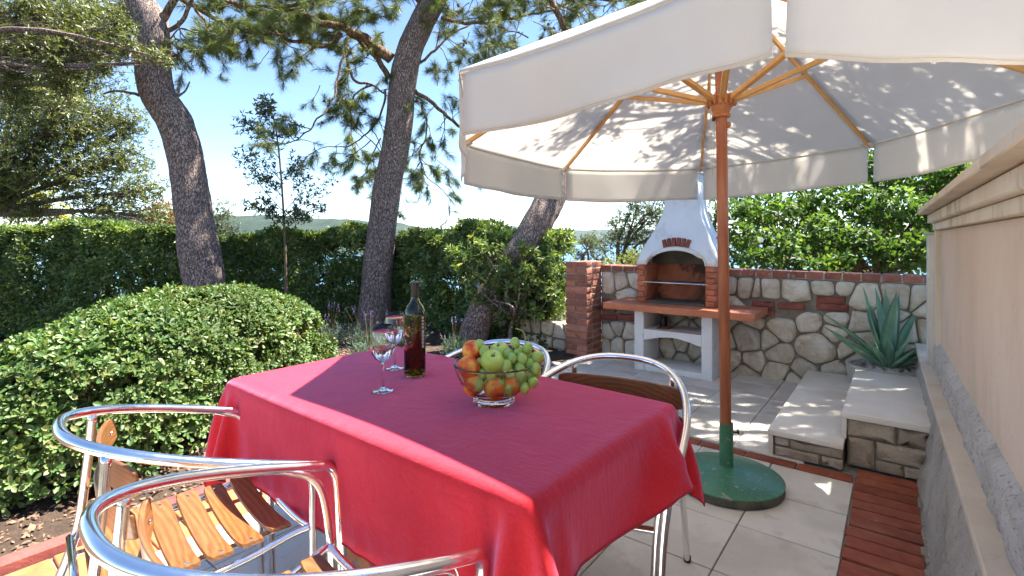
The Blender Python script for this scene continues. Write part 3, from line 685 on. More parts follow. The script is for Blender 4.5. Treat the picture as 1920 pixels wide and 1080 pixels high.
# firebox
fx0, fx1, fy0, fz0, fz1 = -2.045, -1.30, 4.70, .656, 1.03
fbm = [brick_mesh(.075, .16, .049, 60 + i, M['firebrick'], .003, .0015) for i in range(4)]
for sx, xx in ((-1, fx0 + .045), (1, fx1 - .045)):
    k = 0; z_ = fz0 + .027
    while z_ < fz1:
        inst('brick', fbm[k % 4], BB, (xx - b0.x - sx * 0 + (.012 * sx if k % 2 else 0), fy0 + .08 - b0.y, z_)); z_ += .0533; k += 1
    bbox('firebox_side', (min(xx, xx - sx * .045) - .0, fy0 + .02, fz0), (max(xx, xx - sx * .045), fy0 + .40, fz1), 'firewall', .002)
bbox('firebox_back', (fx0 + .05, fy0 + .33, fz0), (fx1 - .05, fy0 + .37, fz1 + .0), 'firewall', .002)
bbox('firebox_floor', (fx0 + .095, fy0 + .01, fz0), (fx1 - .095, fy0 + .328, fz0 + .02), 'soot', .002)
q = MB(); q.box((fx0 + .03, fy0 + .31, fz1 + .002), (fx1 - .03, fy0 + .36, 1.30)); build('smoke_wall', q, M['soot'], BB, b0, smooth=False)
# hood: lofted shell with an arched mouth
hx = (fx0 + fx1) / 2 + .01; prof_h = [(1.032, .385, 0), (1.10, .365, .01), (1.18, .335, .028), (1.26, .298, .052), (1.35, .255, .08), (1.44, .215, .105), (1.52, .185, .122), (1.58, .168, .13), (1.66, .162, .133), (1.90, .160, .133)]
xc_n = -1.645
vs = []; fs = []; NA = 24; 
def arch_z(x_):
    t_ = (x_ - hx) / .285
    return 1.032 + (.168 * math.sqrt(max(0, 1 - t_ * t_)) if abs(t_) < 1 else 0)
rows = []
for zi, (z_, hw, fo) in enumerate(prof_h):
    row = []
    cxx = hx + (xc_n - hx) * min(1, (z_ - 1.032) / .5)
    for i in range(NA + 1):
        s = -1 + 2 * i / NA; X = cxx + hw * s; Yf = fy0 - .012 + fo + .0
        row.append((X, Yf, z_))
    rows.append(row)
# front rows: lift the lowest ones onto the arch
for i in range(NA + 1):
    for zi in range(len(rows)):
        X, Y, Z = rows[zi][i]; az = arch_z(X)
        if Z < az or zi == 0: rows[zi][i] = (X, Y + .10 * max(0, az - 1.032) * .9, az) if Z < az else rows[zi][i]
for row in rows: vs += row
nf = NA + 1
fs += [(j * nf + i, j * nf + i + 1, (j + 1) * nf + i + 1, (j + 1) * nf + i) for j in range(len(rows) - 1) for i in range(NA)]
q = MB(); q.add(vs, fs)
for sx in (-1, 1):
    vv = []; 
    for (z_, hw, fo) in prof_h:
        cxx = hx + (xc_n - hx) * min(1, (z_ - 1.032) / .5)
        vv += [(cxx + sx * hw, fy0 - .012 + fo, z_), (cxx + sx * hw, fy0 + .40 - fo * .3, z_)]
    q.add(vv, [(2 * j, 2 * j + 1, 2 * j + 3, 2 * j + 2) for j in range(len(prof_h) - 1)])
vv = []
for (z_, hw, fo) in prof_h:
    cxx = hx + (xc_n - hx) * min(1, (z_ - 1.032) / .5); vv += [(cxx - hw, fy0 + .40 - fo * .3, z_), (cxx + hw, fy0 + .40 - fo * .3, z_)]
q.add(vv, [(2 * j, 2 * j + 1, 2 * j + 3, 2 * j + 2) for j in range(len(prof_h) - 1)])
ho = build('hood', q, M['hood'], BB, b0, smooth=True)
bmh = bmesh.new(); bmh.from_mesh(ho.data); bmesh.ops.remove_doubles(bmh, verts=bmh.verts, dist=.0008); bmesh.ops.recalc_face_normals(bmh, faces=bmh.faces); bmh.to_mesh(ho.data); bmh.free()
sl = ho.modifiers.new('thick', 'SOLIDIFY'); sl.thickness = .03; sl.offset = -1
# arch lip
q = MB(); pts = []
for i in range(25):
    a = PI * i / 24; X = hx - .285 * math.cos(a); Z = 1.032 + .168 * math.sin(a); pts.append((X, fy0 - .012 + .09 * (Z - 1.032) + (.02 if Z > 1.15 else .01) * (Z - 1.032) / .17, Z))
q.tube(pts, .011, 8); build('arch_lip', q, M['frame'], BB, b0)
bbox('chimney_cap', (xc_n - .185, fy0 + .10, 1.902), (xc_n + .185, fy0 + .39, 1.93), 'hood')
km = MB(); km.box((-.018, -.02, -.04), (.018, .0, .04), .003); kme = mesh_of('keystone', km.v, km.f, M['redstone'])
for i in range(6):
    a = (i - 2.5) * .125; X = hx - .0 + math.sin(a) * .36; Z = 1.032 + .168 + .05 - (1 - math.cos(a)) * .36
    inst('keystone', kme, BB, (X - b0.x, fy0 + .036 - b0.y, Z), (R(-17), a, 0))
# grill
q = MB()
for i in range(15): q.tube([(fx0 + .06, fy0 + .0 + i * .02, .86), (fx1 - .06, fy0 + .0 + i * .02, .86)], .0025, 6)
for xx in (fx0 + .1, fx1 - .1, hx): q.tube([(xx, fy0 - .0, .856), (xx, fy0 + .29, .856)], .003, 6)
gg = build('grill_grate', q, M['chrome'], None, (hx, fy0 + .14, .86)); gg.location = (hx, fy0 + .14, .86); tag(gg, 'shiny wire grill grate resting inside the brick firebox', 'grill')
q = MB(); q.lathe([(.0, 0), (.035, 0), (.038, .07), (.03, .10), (.0, .10)], 20); tin = build('dark_tin', q, M['black'], None); tin.location = (-1.86, 4.93, .405); tag(tin, 'small dark tin on the middle shelf of the barbecue', 'tin')
q = MB()
for i in range(5): q.box((-.07 + i * .01, -.03 + i * .008, 0 + i * .004), (.05 + i * .012, .03 + i * .004, .004 + i * .004), .001)
kd = build('kindling', q, M['slat'], None); kd.location = (-1.80, 4.78, .4045); kd.rotation_euler = (0, 0, .3); tag(kd, 'thin pale wood sticks lying on the middle shelf of the barbecue', 'kindling')
# ================================================================== UMBRELLA
UC = floor_at(1.067, 2.581); UB = floor_at(1.12, 2.62)
BS = empty('umbrella_base', (UB.x, UB.y, 0), label='round green painted umbrella base with a short tube', cat='umbrella base')
q = MB(); q.lathe([(.001, .002), (.268, .002), (.272, .008), (.272, .040)], 64); build('concrete_disk', q, M['rustrim'], BS)
q = MB(); q.lathe([(.273, .041), (.273, .047), (.262, .053), (.15, .072), (.06, .084), (.036, .092), (.034, .10)], 64); build('top_plate', q, M['green'], BS)
q = MB(); q.lathe([(.034, .09), (.034, .315), (.029, .315), (.029, .09)], 32); build('socket_tube', q, M['green'], BS)
kb = MB(); dv = Vector((CY, SY, 0)); p0 = Vector((0, 0, .265)) + dv * .033
kb.tube([p0, p0 + dv * .028], .005, 8); kb.box((-.018, -.005, -.004), (.018, .005, .004), .002, Matrix.Translation(p0 + dv * .03) @ Matrix.Rotation(.7, 4, 'X') @ Matrix.Rotation(PI / 2, 4, 'Y'))
build('wing_screw', kb, M['black'], BS)

RU, ZE, ZA, VAL = 1.425, 1.912, 2.64, .257
UM = empty('parasol', (UB.x, UB.y, .1), label='large octagonal cream canvas parasol on a red brown wooden pole', cat='parasol')
def U(v_): return Vector(v_) - UM.location
top = Vector((UC.x, UC.y, ZA)); bot = Vector((UB.x, UB.y, .10))
def pole_pt(z_): t_ = (z_ - bot.z) / (top.z - bot.z); return bot.lerp(top, t_)
q = MB(); q.tube([U(pole_pt(z_)) for z_ in (.10, .8, 1.6, 2.3, 2.60)], .0275, 24); build('pole', q, M['pole'], UM, smooth=True)
hz = 1.955; hp = pole_pt(hz)
q = MB(); q.lathe([(.029, -.055), (.043, -.052), (.046, -.04), (.040, -.034), (.043, -.02), (.056, .01), (.060, .045), (.050, .056), (.03, .056)], 32, U(hp))
for k in range(16):
    a = 2 * PI * (k + .5) / 16; Mx = Matrix.Translation(U(hp) + Vector((0, 0, .032))) @ Matrix.Rotation(a, 4, 'Z'); q.box((.048, -.0065, -.026), (.074, .0065, .026), .003, Mx)
build('runner_hub', q, M['hub'], UM)
tp = pole_pt(2.56)
q = MB(); q.lathe([(.028, -.04), (.05, -.03), (.062, 0), (.05, .03), (.03, .035)], 24, U(tp)); build('top_hub', q, M['hub'], UM)
rk = pole_pt(2.13); q = MB(); q.lathe([(.001, -.012), (.008, -.010), (.012, 0), (.008, .010), (.001, .012)], 14, U(rk) + dv * .034); build('knob', q, M['redknob'], UM)
rk = pole_pt(1.865); q = MB(); q.lathe([(.001, -.016), (.012, -.012), (.016, 0), (.012, .012), (.001, .016)], 14, U(rk) + dv * .034); build('knob', q, M['hub'], UM)
q = MB(); q.lathe([(.001, -.010), (.008, -.007), (.010, 0), (.008, .007), (.001, .010)], 14, U(pole_pt(1.893)) - dv * .04); build('cord_pulley', q, M['black'], UM)
cor = []; P_ = []
for k in range(8):
    a = R(28 + 45 * k); cor.append(floor_at(1.067 + RU * math.cos(a), 2.581 + RU * math.sin(a), ZE + .021 * RU * math.cos(a) - .055 * RU * math.sin(a)))
apex = Vector((UC.x, UC.y, ZA))
q = MB(); q.tube([U(pole_pt(1.90)) - dv * .032, U(pole_pt(1.6)) - dv * .05 - Vector((0, 0, .0)), U(pole_pt(1.9)) - dv * .055, U(pole_pt(2.5)) - dv * .05], .0022, 6); build('cord', q, M['seam'], UM)
for k in range(8):
    c0 = cor[k]; dirr = (c0 - apex).normalized(); side = dirr.cross(Vector((0, 0, 1))).normalized(); upv = side.cross(dirr)
    a0 = apex + dirr * .06 - upv * .030; a1 = c0 + dirr * .012 - upv * .016
    if upv.z < 0: a0 = apex + dirr * .06 + upv * .030; a1 = c0 + dirr * .012 + upv * .016
    Mx = Matrix.Translation(U((a0 + a1) / 2)) @ Matrix((dirr, side, dirr.cross(side))).transposed().to_4x4()
    Lh = (a1 - a0).length / 2; q = MB(); q.box((-Lh, -.0085, -.013), (Lh, .0085, .013), .003); me = mesh_of('rib', q.v, q.f, M['rib'])
    o = inst('rib', me, UM); o.matrix_local = Mx
    # strut from the hub up to the rib (a forked pair of laths)
    ang = math.atan2(c0.y - apex.y, c0.x - apex.x)
    s0 = hp + Vector((math.cos(ang) * .062, math.sin(ang) * .062, .036)); tt = .72 / RU
    s1 = apex.lerp(c0, tt) - Vector((0, 0, .046)); sdir = (s1 - s0).normalized(); ss = sdir.cross(Vector((0, 0, 1))).normalized()
    Mx = Matrix.Translation(U((s0 + s1) / 2)) @ Matrix((sdir, ss, sdir.cross(ss))).transposed().to_4x4(); Lh = (s1 - s0).length / 2 + .012
    q = MB()
    q.box((-Lh, -.0155, -.011), (Lh, -.0095, .011), .0015); q.box((-Lh, .0095, -.011), (Lh, .0155, .011), .0015)
    q.box((-Lh * .985, -.009, -.0135), (Lh * .80, .009, .0095), .002)
    me = mesh_of('strut', q.v, q.f, M['rib']); o = inst('strut', me, UM); o.matrix_local = Mx
# canopy: eight sagging panels, each a mesh of its own with its valance as a sub-part
def panel_pt(k, s, t):
    """s 0..1 across from corner k to k+1, t 0..1 from apex to rim"""
    A_, B_ = cor[k], cor[(k + 1) % 8]; e = A_.lerp(B_, s); p_ = apex.lerp(e, t)
    sag = .030 * math.sin(PI * s) * math.sin(PI * min(t * .95, 1)) + .020 * math.sin(PI * s) * t * t
    inw = (Vector((apex.x, apex.y, e.z)) - e).normalized()
    p_ = p_ + inw * .022 * math.sin(PI * s) * t * t
    return p_ - Vector((0, 0, sag * .6)) + Vector((0, 0, .004 * noise.noise(p_ * 5)))
for k in range(8):
    vs = []; fs = []; ns, nt_ = 18, 20
    for j in range(nt_ + 1):
        for i in range(ns + 1): vs.append(U(panel_pt(k, i / ns, j / nt_)))
    # rolled edge: a few centimetres that bend down over the rim
    A_, B_ = cor[k], cor[(k + 1) % 8]; out = ((A_ + B_) / 2 - Vector((apex.x, apex.y, ZE))).normalized()
    for dx, dz in ((.006, -.003), (.011, -.010), (.012, -.024)):
        for i in range(ns + 1): vs.append(U(panel_pt(k, i / ns, 1)) + out * dx + Vector((0, 0, dz)))
    tot = nt_ + 4
    fs = [(j * (ns + 1) + i, j * (ns + 1) + i + 1, (j + 1) * (ns + 1) + i + 1, (j + 1) * (ns + 1) + i) for j in range(tot - 1) for i in range(ns)]
    q = MB(); q.add(vs, fs); pn = build('canopy_panel', q, M['canvas'], UM, smooth='all')
    sm = pn.modifiers.new('t', 'SOLIDIFY'); sm.thickness = .0012
    vs = []; nv = 8; g0 = .030
    for j in range(nv + 1):
        f_ = j / nv
        for i in range(ns + 1):
            s = g0 / 2 + (1 - g0) * i / ns; b = panel_pt(k, s, 1) + out * .012 + Vector((0, 0, -.0235))
            wv = .010 * math.sin(s * 9 + k * 2) * f_ + .006 * math.sin(s * 21 + k) * f_ - .004 * f_
            inn = (.5 - s) * 2 * .0
            vs.append(U(b + out * wv + Vector((0, 0, -(VAL - .024) * f_ + .004 * math.sin(s * 5 + k) * f_))))
    fs = [(j * (ns + 1) + i, j * (ns + 1) + i + 1, (j + 1) * (ns + 1) + i + 1, (j + 1) * (ns + 1) + i) for j in range(nv) for i in range(ns)]
    q = MB(); q.add(vs, fs); vl = build('valance', q, M['canvas'], pn, smooth='all'); sm = vl.modifiers.new('t', 'SOLIDIFY'); sm.thickness = .0012
    q = MB(); q.tube([U(panel_pt(k, s_ / 12, 1)) + out * .010 - Vector((0, 0, .016)) for s_ in range(13)], .0028, 6); build('seam', q, M['seam'], pn)
    q = MB(); q.tube([Vector(vs[(nv - 1) * (ns + 1) + i]) * .35 + Vector(vs[nv * (ns + 1) + i]) * .65 + out * .0008 for i in range(ns + 1)], .0011, 4); build('hem_stitch', q, M['seam'], pn)
    # pocket for the rib tip
    c0 = cor[k]; ang = math.atan2(c0.y - apex.y, c0.x - apex.x); Mx = Matrix.Translation(U(c0) + Vector((-.03 * math.cos(ang), -.03 * math.sin(ang), -.022))) @ Matrix.Rotation(ang, 4, 'Z') @ Matrix.Rotation(R(27), 4, 'Y')
    q = MB(); q.box((-.03, -.035, -.002), (.035, .035, .002), .001, Mx); build('rib_pocket', q, M['canvas'], pn)

# ================================================================== TABLE
TC = Vector((-1.285, 1.222, 0)); TRZ = R(-1.0); THX, THY, TZ = .714, .388, .742
TB_ = empty('folding_table', (TC.x, TC.y, 0), TRZ, label='folding wooden table with crossed legs under the red cloth', cat='table')
q = MB()
for i in range(8): q.box((-THX + .01, -THY + .008 + i * .0925, TZ - .03), (THX - .01, -THY + .008 + i * .0925 + .086, TZ - .006), .003)
build('tabletop', q, M['tableleg'], TB_)
def bar(name, a, b, w_, h_, mat, par, bev=.003):
    a, b = Vector(a), Vector(b); d_ = (b - a).normalized(); sd = d_.cross(Vector((0, 0, 1)));
    sd = sd.normalized() if sd.length > 1e-4 else Vector((1, 0, 0)); Mx = Matrix.Translation((a + b) / 2) @ Matrix((d_, sd, d_.cross(sd))).transposed().to_4x4(); L = (b - a).length / 2
    q = MB(); q.box((-L, -w_ / 2, -h_ / 2), (L, w_ / 2, h_ / 2), bev); o = inst(name, mesh_of(name, q.v, q.f, M[mat], True), par); o.matrix_local = Mx; return o
for sy in (-.30, .30):
    bar('leg', (-.52, sy, .70), (.46, sy, .01), .022, .055, 'tableleg', TB_)
    bar('leg', (.52, sy * .86, .70), (-.46, sy * .86, .01), .022, .055, 'tableleg', TB_)
for sx in (-.40, .40): bar('stretcher', (sx, -.30, .08), (sx, .30, .08), .03, .03, 'tableleg', TB_)

CA, CB, ZF, ZB, CN = .30, .533, .640, .800, 2.486
def loop_pt(t_, inset=0):
    ct, st = math.cos(t_), math.sin(t_); a = CA - inset; b = CB - inset
    x_ = a * math.copysign(abs(ct) ** (2 / CN), ct); y_ = .28 - b * abs(st) ** (2 / CN)
    return Vector((x_, y_, ZF + (ZB - ZF) * min(1, max(0, (.28 - y_) / CB))))
poses = [(-1.622, .555, -.156, None), (-.994, .478, -.071, 'aluminium chair nearest the viewer, cut off by the lower edge of the photo'),
         (-.821, 1.622, 3.282, 'slatted aluminium chair on the far table side in front of the barbecue'), (-1.354, 1.583, 3.175, 'slatted aluminium chair on the far table side behind the fruit bowl')]
# ---- tablecloth: a small cloth relaxation over the table box
def cloth_sim(hx, hy, top, ox, oy, h=.03, steps=150, iters=14, rad=.012):
    nx = int(round((2 * hx + 2 * ox) / h)) + 1; ny = int(round((2 * hy + oy[0] + oy[1]) / h)) + 1
    xs = np.linspace(-hx - ox, hx + ox, nx); ys = np.linspace(-hy - oy[0], hy + oy[1], ny)
    P = np.zeros((ny, nx, 3)); P[..., 0] = xs[None, :]; P[..., 1] = ys[:, None]; P[..., 2] = top + .004
    P[..., 2] += .002 * rng.standard_normal((ny, nx)); V = np.zeros_like(P); hxs, hys = xs[1] - xs[0], ys[1] - ys[0]; dg = math.hypot(hxs, hys)
    def con(A, B, L, k):
        d = B - A; l = np.linalg.norm(d, axis=-1, keepdims=True); c = d * (.5 * k * (l - L) / np.maximum(l, 1e-9)); A += c; B -= c
    dt = 1 / 60
    for st in range(steps):
        V[..., 2] -= 9.8 * dt; V *= .965; Q = P.copy(); P = P + V * dt
        for it in range(iters):
            for o in (0, 1):
                n_ = (nx - o) // 2 * 2; con(P[:, o:o + n_:2], P[:, o + 1:o + n_:2], hxs, 1.0)
                n_ = (ny - o) // 2 * 2; con(P[o:o + n_:2], P[o + 1:o + n_:2], hys, 1.0)
                n_ = (nx - o) // 2 * 2
                con(P[:-1, o:o + n_:2], P[1:, o + 1:o + n_:2], dg, .5); con(P[:-1, o + 1:o + n_:2], P[1:, o:o + n_:2], dg, .5)
            for o in range(4):
                a = P[:, o::4]; b = P[:, o + 2::4]; m_ = min(a.shape[1], b.shape[1]); con(a[:, :m_], b[:, :m_], 2 * hxs, .22)
                a = P[o::4]; b = P[o + 2::4]; m_ = min(a.shape[0], b.shape[0]); con(a[:m_], b[:m_], 2 * hys, .22)
            # collide with the table box
            X, Y, Z = P[..., 0], P[..., 1], P[..., 2]
            dx = hx + rad - np.abs(X); dy = hy + rad - np.abs(Y); dz = top - Z
            ins = (dx > 0) & (dy > 0) & (dz > 0)
            tz = ins & (dz <= np.minimum(dx, dy) + .012); tx = ins & ~tz & (dx < dy); ty = ins & ~tz & ~tx
            P[..., 2] = np.where(tz, top, Z); P[..., 0] = np.where(tx, np.sign(X) * (hx + rad), X); P[..., 1] = np.where(ty, np.sign(Y) * (hy + rad), Y)
            if it % 2 == 0:
                for C3 in CAPS:
                    box = (P[..., 0] > C3[:, 0].min() - .04) & (P[..., 0] < C3[:, 0].max() + .04) & (P[..., 1] > C3[:, 1].min() - .04) & (P[..., 1] < C3[:, 1].max() + .04) & (P[..., 2] > C3[:, 2].min() - .04) & (P[..., 2] < C3[:, 2].max() + .04)
                    if not box.any(): continue
                    S3 = P[box]; d3 = S3[:, None] - C3[None]; l3 = np.linalg.norm(d3, axis=-1); j3 = l3.argmin(1); r3 = np.arange(len(S3)); lm = l3[r3, j3]
                    n3 = d3[r3, j3] / np.maximum(lm, 1e-6)[:, None]; P[box] = np.where((lm < .0265)[:, None], C3[j3] + n3 * .0265, S3)
        V = (P - Q) / dt
        onT = P[..., 2] < top + .003
        fr = onT & (np.abs(P[..., 0]) < hx) & (np.abs(P[..., 1]) < hy); V[fr] *= .2
        P[fr, :2] = Q[fr, :2] * .9 + P[fr, :2] * .1
    return P
def arm_caps(cx, cy, r):
    out = []
    for t0, t1 in ((0, .9), (PI - .9, PI)):
        pts = [loop_pt(t0 + (t1 - t0) * i / 26) for i in range(27)]; s_ = 0 if t0 == 0 else -1; e = pts[s_]; sx = 1 if e.x > 0 else -1
        pts += [Vector((e.x - sx * .006, e.y + .046, .608)), Vector((e.x - sx * .001, e.y + .028, .632)), Vector((e.x - sx * .014, e.y + .052, .565)), Vector((e.x - sx * .02, e.y + .052, .53))] + [Vector((e.x - sx * .03, e.y + .05, .43 + .02 * k)) for k in range(5)]
        W_ = [Matrix.Translation((cx, cy, 0)) @ Matrix.Rotation(r, 4, 'Z') @ p_ for p_ in pts]; inv = (Matrix.Translation((TC.x, TC.y, 0)) @ Matrix.Rotation(TRZ, 4, 'Z')).inverted(); out.append(np.array([list(inv @ p_) for p_ in W_]))
    return out
CAPS = arm_caps(*poses[2][:3]) + arm_caps(*poses[3][:3]) + arm_caps(*poses[0][:3])[1:]
P = cloth_sim(THX, THY, .746, .20, (.30, .22), h=.0225, steps=170, iters=16)
ny, nx = P.shape[:2]; Pz = P.reshape(-1, 3)
fs = [(j * nx + i, j * nx + i + 1, (j + 1) * nx + i + 1, (j + 1) * nx + i) for j in range(ny - 1) for i in range(nx - 1)]
me = bpy.data.meshes.new('tablecloth'); me.from_pydata([tuple(q) for q in Pz], [], fs); me.update(); me.materials.append(M['cloth']); me.materials.append(M['clothback'])
me.polygons.foreach_set('use_smooth', [True] * len(me.polygons))
tcl = bpy.data.objects.new('tablecloth', me); COL.objects.link(tcl); tcl.location = (TC.x, TC.y, 0); tcl.rotation_euler = (0, 0, TRZ)
s_ = tcl.modifiers.new('sub', 'SUBSURF'); s_.levels = 1; s_.render_levels = 2
s_ = tcl.modifiers.new('t', 'SOLIDIFY'); s_.thickness = .0016; s_.offset = -1; s_.material_offset = 1
tag(tcl, 'red tablecloth draped over the folding table', 'tablecloth')
edge = [P[0, i] for i in range(nx)] + [P[j, -1] for j in range(1, ny)] + [P[-1, i] for i in range(nx - 2, -1, -1)] + [P[j, 0] for j in range(ny - 2, 0, -1)]
q = MB(); q.tube([Vector(e) for e in edge] + [Vector(edge[0])], .0030, 6, False); build('hem', q, M['hem'], tcl)

# ================================================================== CHAIRS
def make_chair(label):
    ch = empty('bistro_chair', (0, 0, 0), label=label, cat='chair', group='aluminium bistro chairs around the table')
    # arm and back loop running down into the front legs
    pts = []
    n = 56
    ts = [PI * i / n for i in range(n + 1)]
    core = [loop_pt(a) for a in ts]
    f0 = core[0]; pre = [Vector((f0.x - .045, f0.y + .055, .0)), Vector((f0.x - .040, f0.y + .052, .2)), Vector((f0.x - .030, f0.y + .050, .43)), Vector((f0.x - .014, f0.y + .052, .565)), Vector((f0.x - .006, f0.y + .046, .608)), Vector((f0.x - .001, f0.y + .028, .632))]
    post = [Vector((-q.x, q.y, q.z)) for q in reversed(pre)]
    pth = smooth_path(pre + core + post, 3); q = MB(); q.tube(pth, .0135, 16)
    build('arm_loop', q, M['alu'], ch, smooth='all')
    for sx in (-1, 1):
        # inner front leg, doubling the outer one
        q = MB(); pp = [(sx * .232, .292, 0), (sx * .236, .288, .25), (sx * .246, .284, .45), (sx * .268, .274, .575), (sx * .286, .245, .628), (sx * .2955, .195, .656), (sx * .2975, .16, .672)]
        q.tube(smooth_path(pp, 5), .0105, 12); build('leg', q, M['alu'], ch, smooth='all')
        q = MB(); pp = [(sx * .215, -.345, 0), (sx * .213, -.29, .20), (sx * .208, -.215, .42), (sx * .203, -.190, .60), (sx * .192, -.176, .770)]
        q.tube(smooth_path(pp, 6), .0115, 12); build('leg', q, M['alu'], ch, smooth='all')
        for (fx_, fy_) in ((sx * .2335, .292), (sx * .215, -.345)):
            q = MB(); q.lathe([(.0, .0), (.0135, .0), (.0145, .022), (.012, .024)], 14, (fx_, fy_, 0)); build('rubber_foot', q, M['black'], ch)
    # seat frame: two side rails that dip, front and rear bars, a cross brace
    q = MB()
    for sx in (-1, 1):
        q.tube(smooth_path([(sx * .243, .276, .445), (sx * .232, .225, .436), (sx * .226, .12, .415), (sx * .224, 0, .408), (sx * .218, -.12, .414), (sx * .210, -.225, .425)], 6), .0098, 12)
    q.tube(smooth_path([(-.246, .280, .444), (-.15, .277, .432), (0, .278, .428), (.15, .277, .432), (.246, .280, .444)], 5), .0105, 12)
    q.tube([(-.210, -.225, .425), (.210, -.225, .425)], .0098, 12)
    build('seat_frame', q, M['alu'], ch, smooth='all')
    # flat strips under the slats
    q = MB()
    for sx in (-.13, .13): q.box((sx - .012, -.215, .410), (sx + .012, .262, .413), .0005)
    build('seat_strap', q, M['alu'], ch)
    # seat slats, hollowed across
    for k in range(6):
        yc = -.168 + k * .0755; wd = .064; W_ = .222 - .006 * abs(k - 3); vs = []; fs = []; ns = 16
        for i in range(ns + 1):
            s = -1 + 2 * i / ns; X = s * W_; zc = .424 + .022 * abs(s) ** 2.2 + (.010 if k == 5 else 0) * 1; e = 1 - .16 * max(0, abs(s) - .86) / .14
            fr = -.004 if k < 5 else -.010
            for (dy, dz) in ((-1, 0), (-.9, .0055), (.9, .0055 + fr * .3), (1, fr * .4), (.9, -.0055 + fr * .3), (-.9, -.0055)):
                vs.append((X, yc + dy * wd / 2 * e, zc + dz))
        fs = [(i * 6 + a, i * 6 + (a + 1) % 6, (i + 1) * 6 + (a + 1) % 6, (i + 1) * 6 + a) for i in range(ns) for a in range(6)] + [tuple(range(6))[::-1], tuple(ns * 6 + a for a in range(6))]
        q = MB(); q.add([(a, b - yc, c_ - .424) for a, b, c_ in vs], fs); sl_ = build('seat_slat', q, M['slat'], ch, smooth=True, loc=(0, yc, .424))
        q = MB()
        for sx in (-1, 1): q.lathe([(.0055, .0), (.005, .002), (.0, .0026)], 10, (sx * W_ * .90, 0, .0055 + .0175))
        build('screw', q, M['alu'], sl_)
    # back slats, bowed
    for k, zc in enumerate((.505, .603, .701)):
        vs = []; ns = 18; W_ = .242 - .0 * k
        for i in range(ns + 1):
            s = -1 + 2 * i / ns; X = s * W_; Y = -.182 + .048 * abs(s) ** 2.0 + .010 * (zc - .5) / .2; hh = .038 * (1 - .22 * max(0, abs(s) - .88) / .12)
            for (dy, dz) in ((-.0055, -1), (-.0055, 1), (.0055, 1), (.0055, -1)): vs.append((X, Y + dy - .0 + dz * -.004, dz * hh))
        fs = [(i * 4 + a, i * 4 + (a + 1) % 4, (i + 1) * 4 + (a + 1) % 4, (i + 1) * 4 + a) for i in range(ns) for a in range(4)] + [(3, 2, 1, 0), tuple(ns * 4 + a for a in range(4))]
        q = MB(); q.add(vs, fs); bs = build('back_slat', q, M['slat'], ch, smooth=True, loc=(0, 0, zc)); bv = bs.modifiers.new('b', 'BEVEL'); bv.width = .003; bv.segments = 2; bv.limit_method = 'ANGLE'
        q = MB()
        for sx in (-1, 1): q.lathe([(.005, .0), (.0045, .002), (.0, .0026)], 10, M=Matrix.Translation((sx * .195, -.182 + .048 * .65 + .006 + .010 * (zc - .5) / .2, 0)) @ Matrix.Rotation(-PI / 2, 4, 'X'))
        build('screw', q, M['alu'], bs)
    return ch
def copy_tree(o, parent=None):
    c = o.copy(); COL.objects.link(c); c.parent = parent
    for ch in [x for x in bpy.data.objects if x.parent == o]: copy_tree(ch, c)
    return c
chair0 = make_chair('aluminium chair at the left of the near table side, its back slats in the sun')
for i, (x, y, rz, lb) in enumerate(poses):
    c_ = chair0 if i == 0 else copy_tree(chair0)
    c_.location = (x, y, 0); c_.rotation_euler = (0, 0, rz)
    if lb: c_['label'] = lb

# ================================================================== ON THE TABLE
ZT = .7475
def wine_glass(x, y, rz, label):
    g_ = empty('wine_glass', (x, y, ZT), rz, label=label, cat='glass', group='wine glasses on the red tablecloth')
    out = [(.0005, .0), (.036, .0), (.0375, .0015), (.036, .003), (.02, .006), (.008, .011), (.0045, .02), (.0038, .05), (.0036, .085), (.0045, .097), (.012, .103), (.026, .113), (.038, .132), (.0435, .155), (.0425, .18), (.038, .205), (.0335, .228)]
    inn = [(.0323, .2278), (.0368, .205), (.0413, .18), (.0423, .155), (.0368, .133), (.025, .1148), (.012, .1065), (.0005, .1045)]
    q = MB(); q.lathe(out + inn, 48); o = build('glass_body', q, M['glass'], g_, smooth='all')
    lv = .150
    q = MB(); q.lathe([(.0005, .1043), (.0122, .1062), (.0252, .1145), (.0370, .1328), (.0425, lv), (.0005, lv)], 48); build('wine', q, M['wine'], g_, smooth=True)
    return g_
wine_glass(-1.409, 1.103, 0, 'wine glass with a little rose wine standing nearest the viewer')
wine_glass(-1.618, 1.326, 0, 'wine glass with rose wine standing behind, beside the dark bottle')
BT = empty('wine_bottle', (-1.473, 1.305, ZT), YAW + R(0), label='tall olive green wine bottle with a dark capsule and printed marks', cat='bottle')
ob = [(.0005, .006), (.03, .0), (.0395, .001), (.041, .006), (.041, .235), (.039, .252), (.032, .268), (.020, .284), (.0155, .30), (.0148, .348), (.0168, .349), (.0168, .358), (.0148, .360)]
ib = [(.010, .360), (.0105, .30), (.016, .284), (.028, .268), (.0365, .25), (.0385, .235), (.0385, .012), (.03, .008), (.0005, .016)]
q = MB(); q.lathe(ob + ib, 48); build('glass_body', q, M['bottle'], BT, smooth='all')
q = MB(); q.lathe([(.0005, .0163), (.030, .0085), (.0383, .0125), (.0383, .228), (.0005, .228)], 48); build('wine', q, M['bwine'], BT, smooth=True)
q = MB(); q.lathe([(.0158, .302), (.0153, .347), (.0174, .348), (.0174, .3592), (.0150, .3612), (.0003, .3614)], 32); build('capsule', q, M['capsule'], BT)
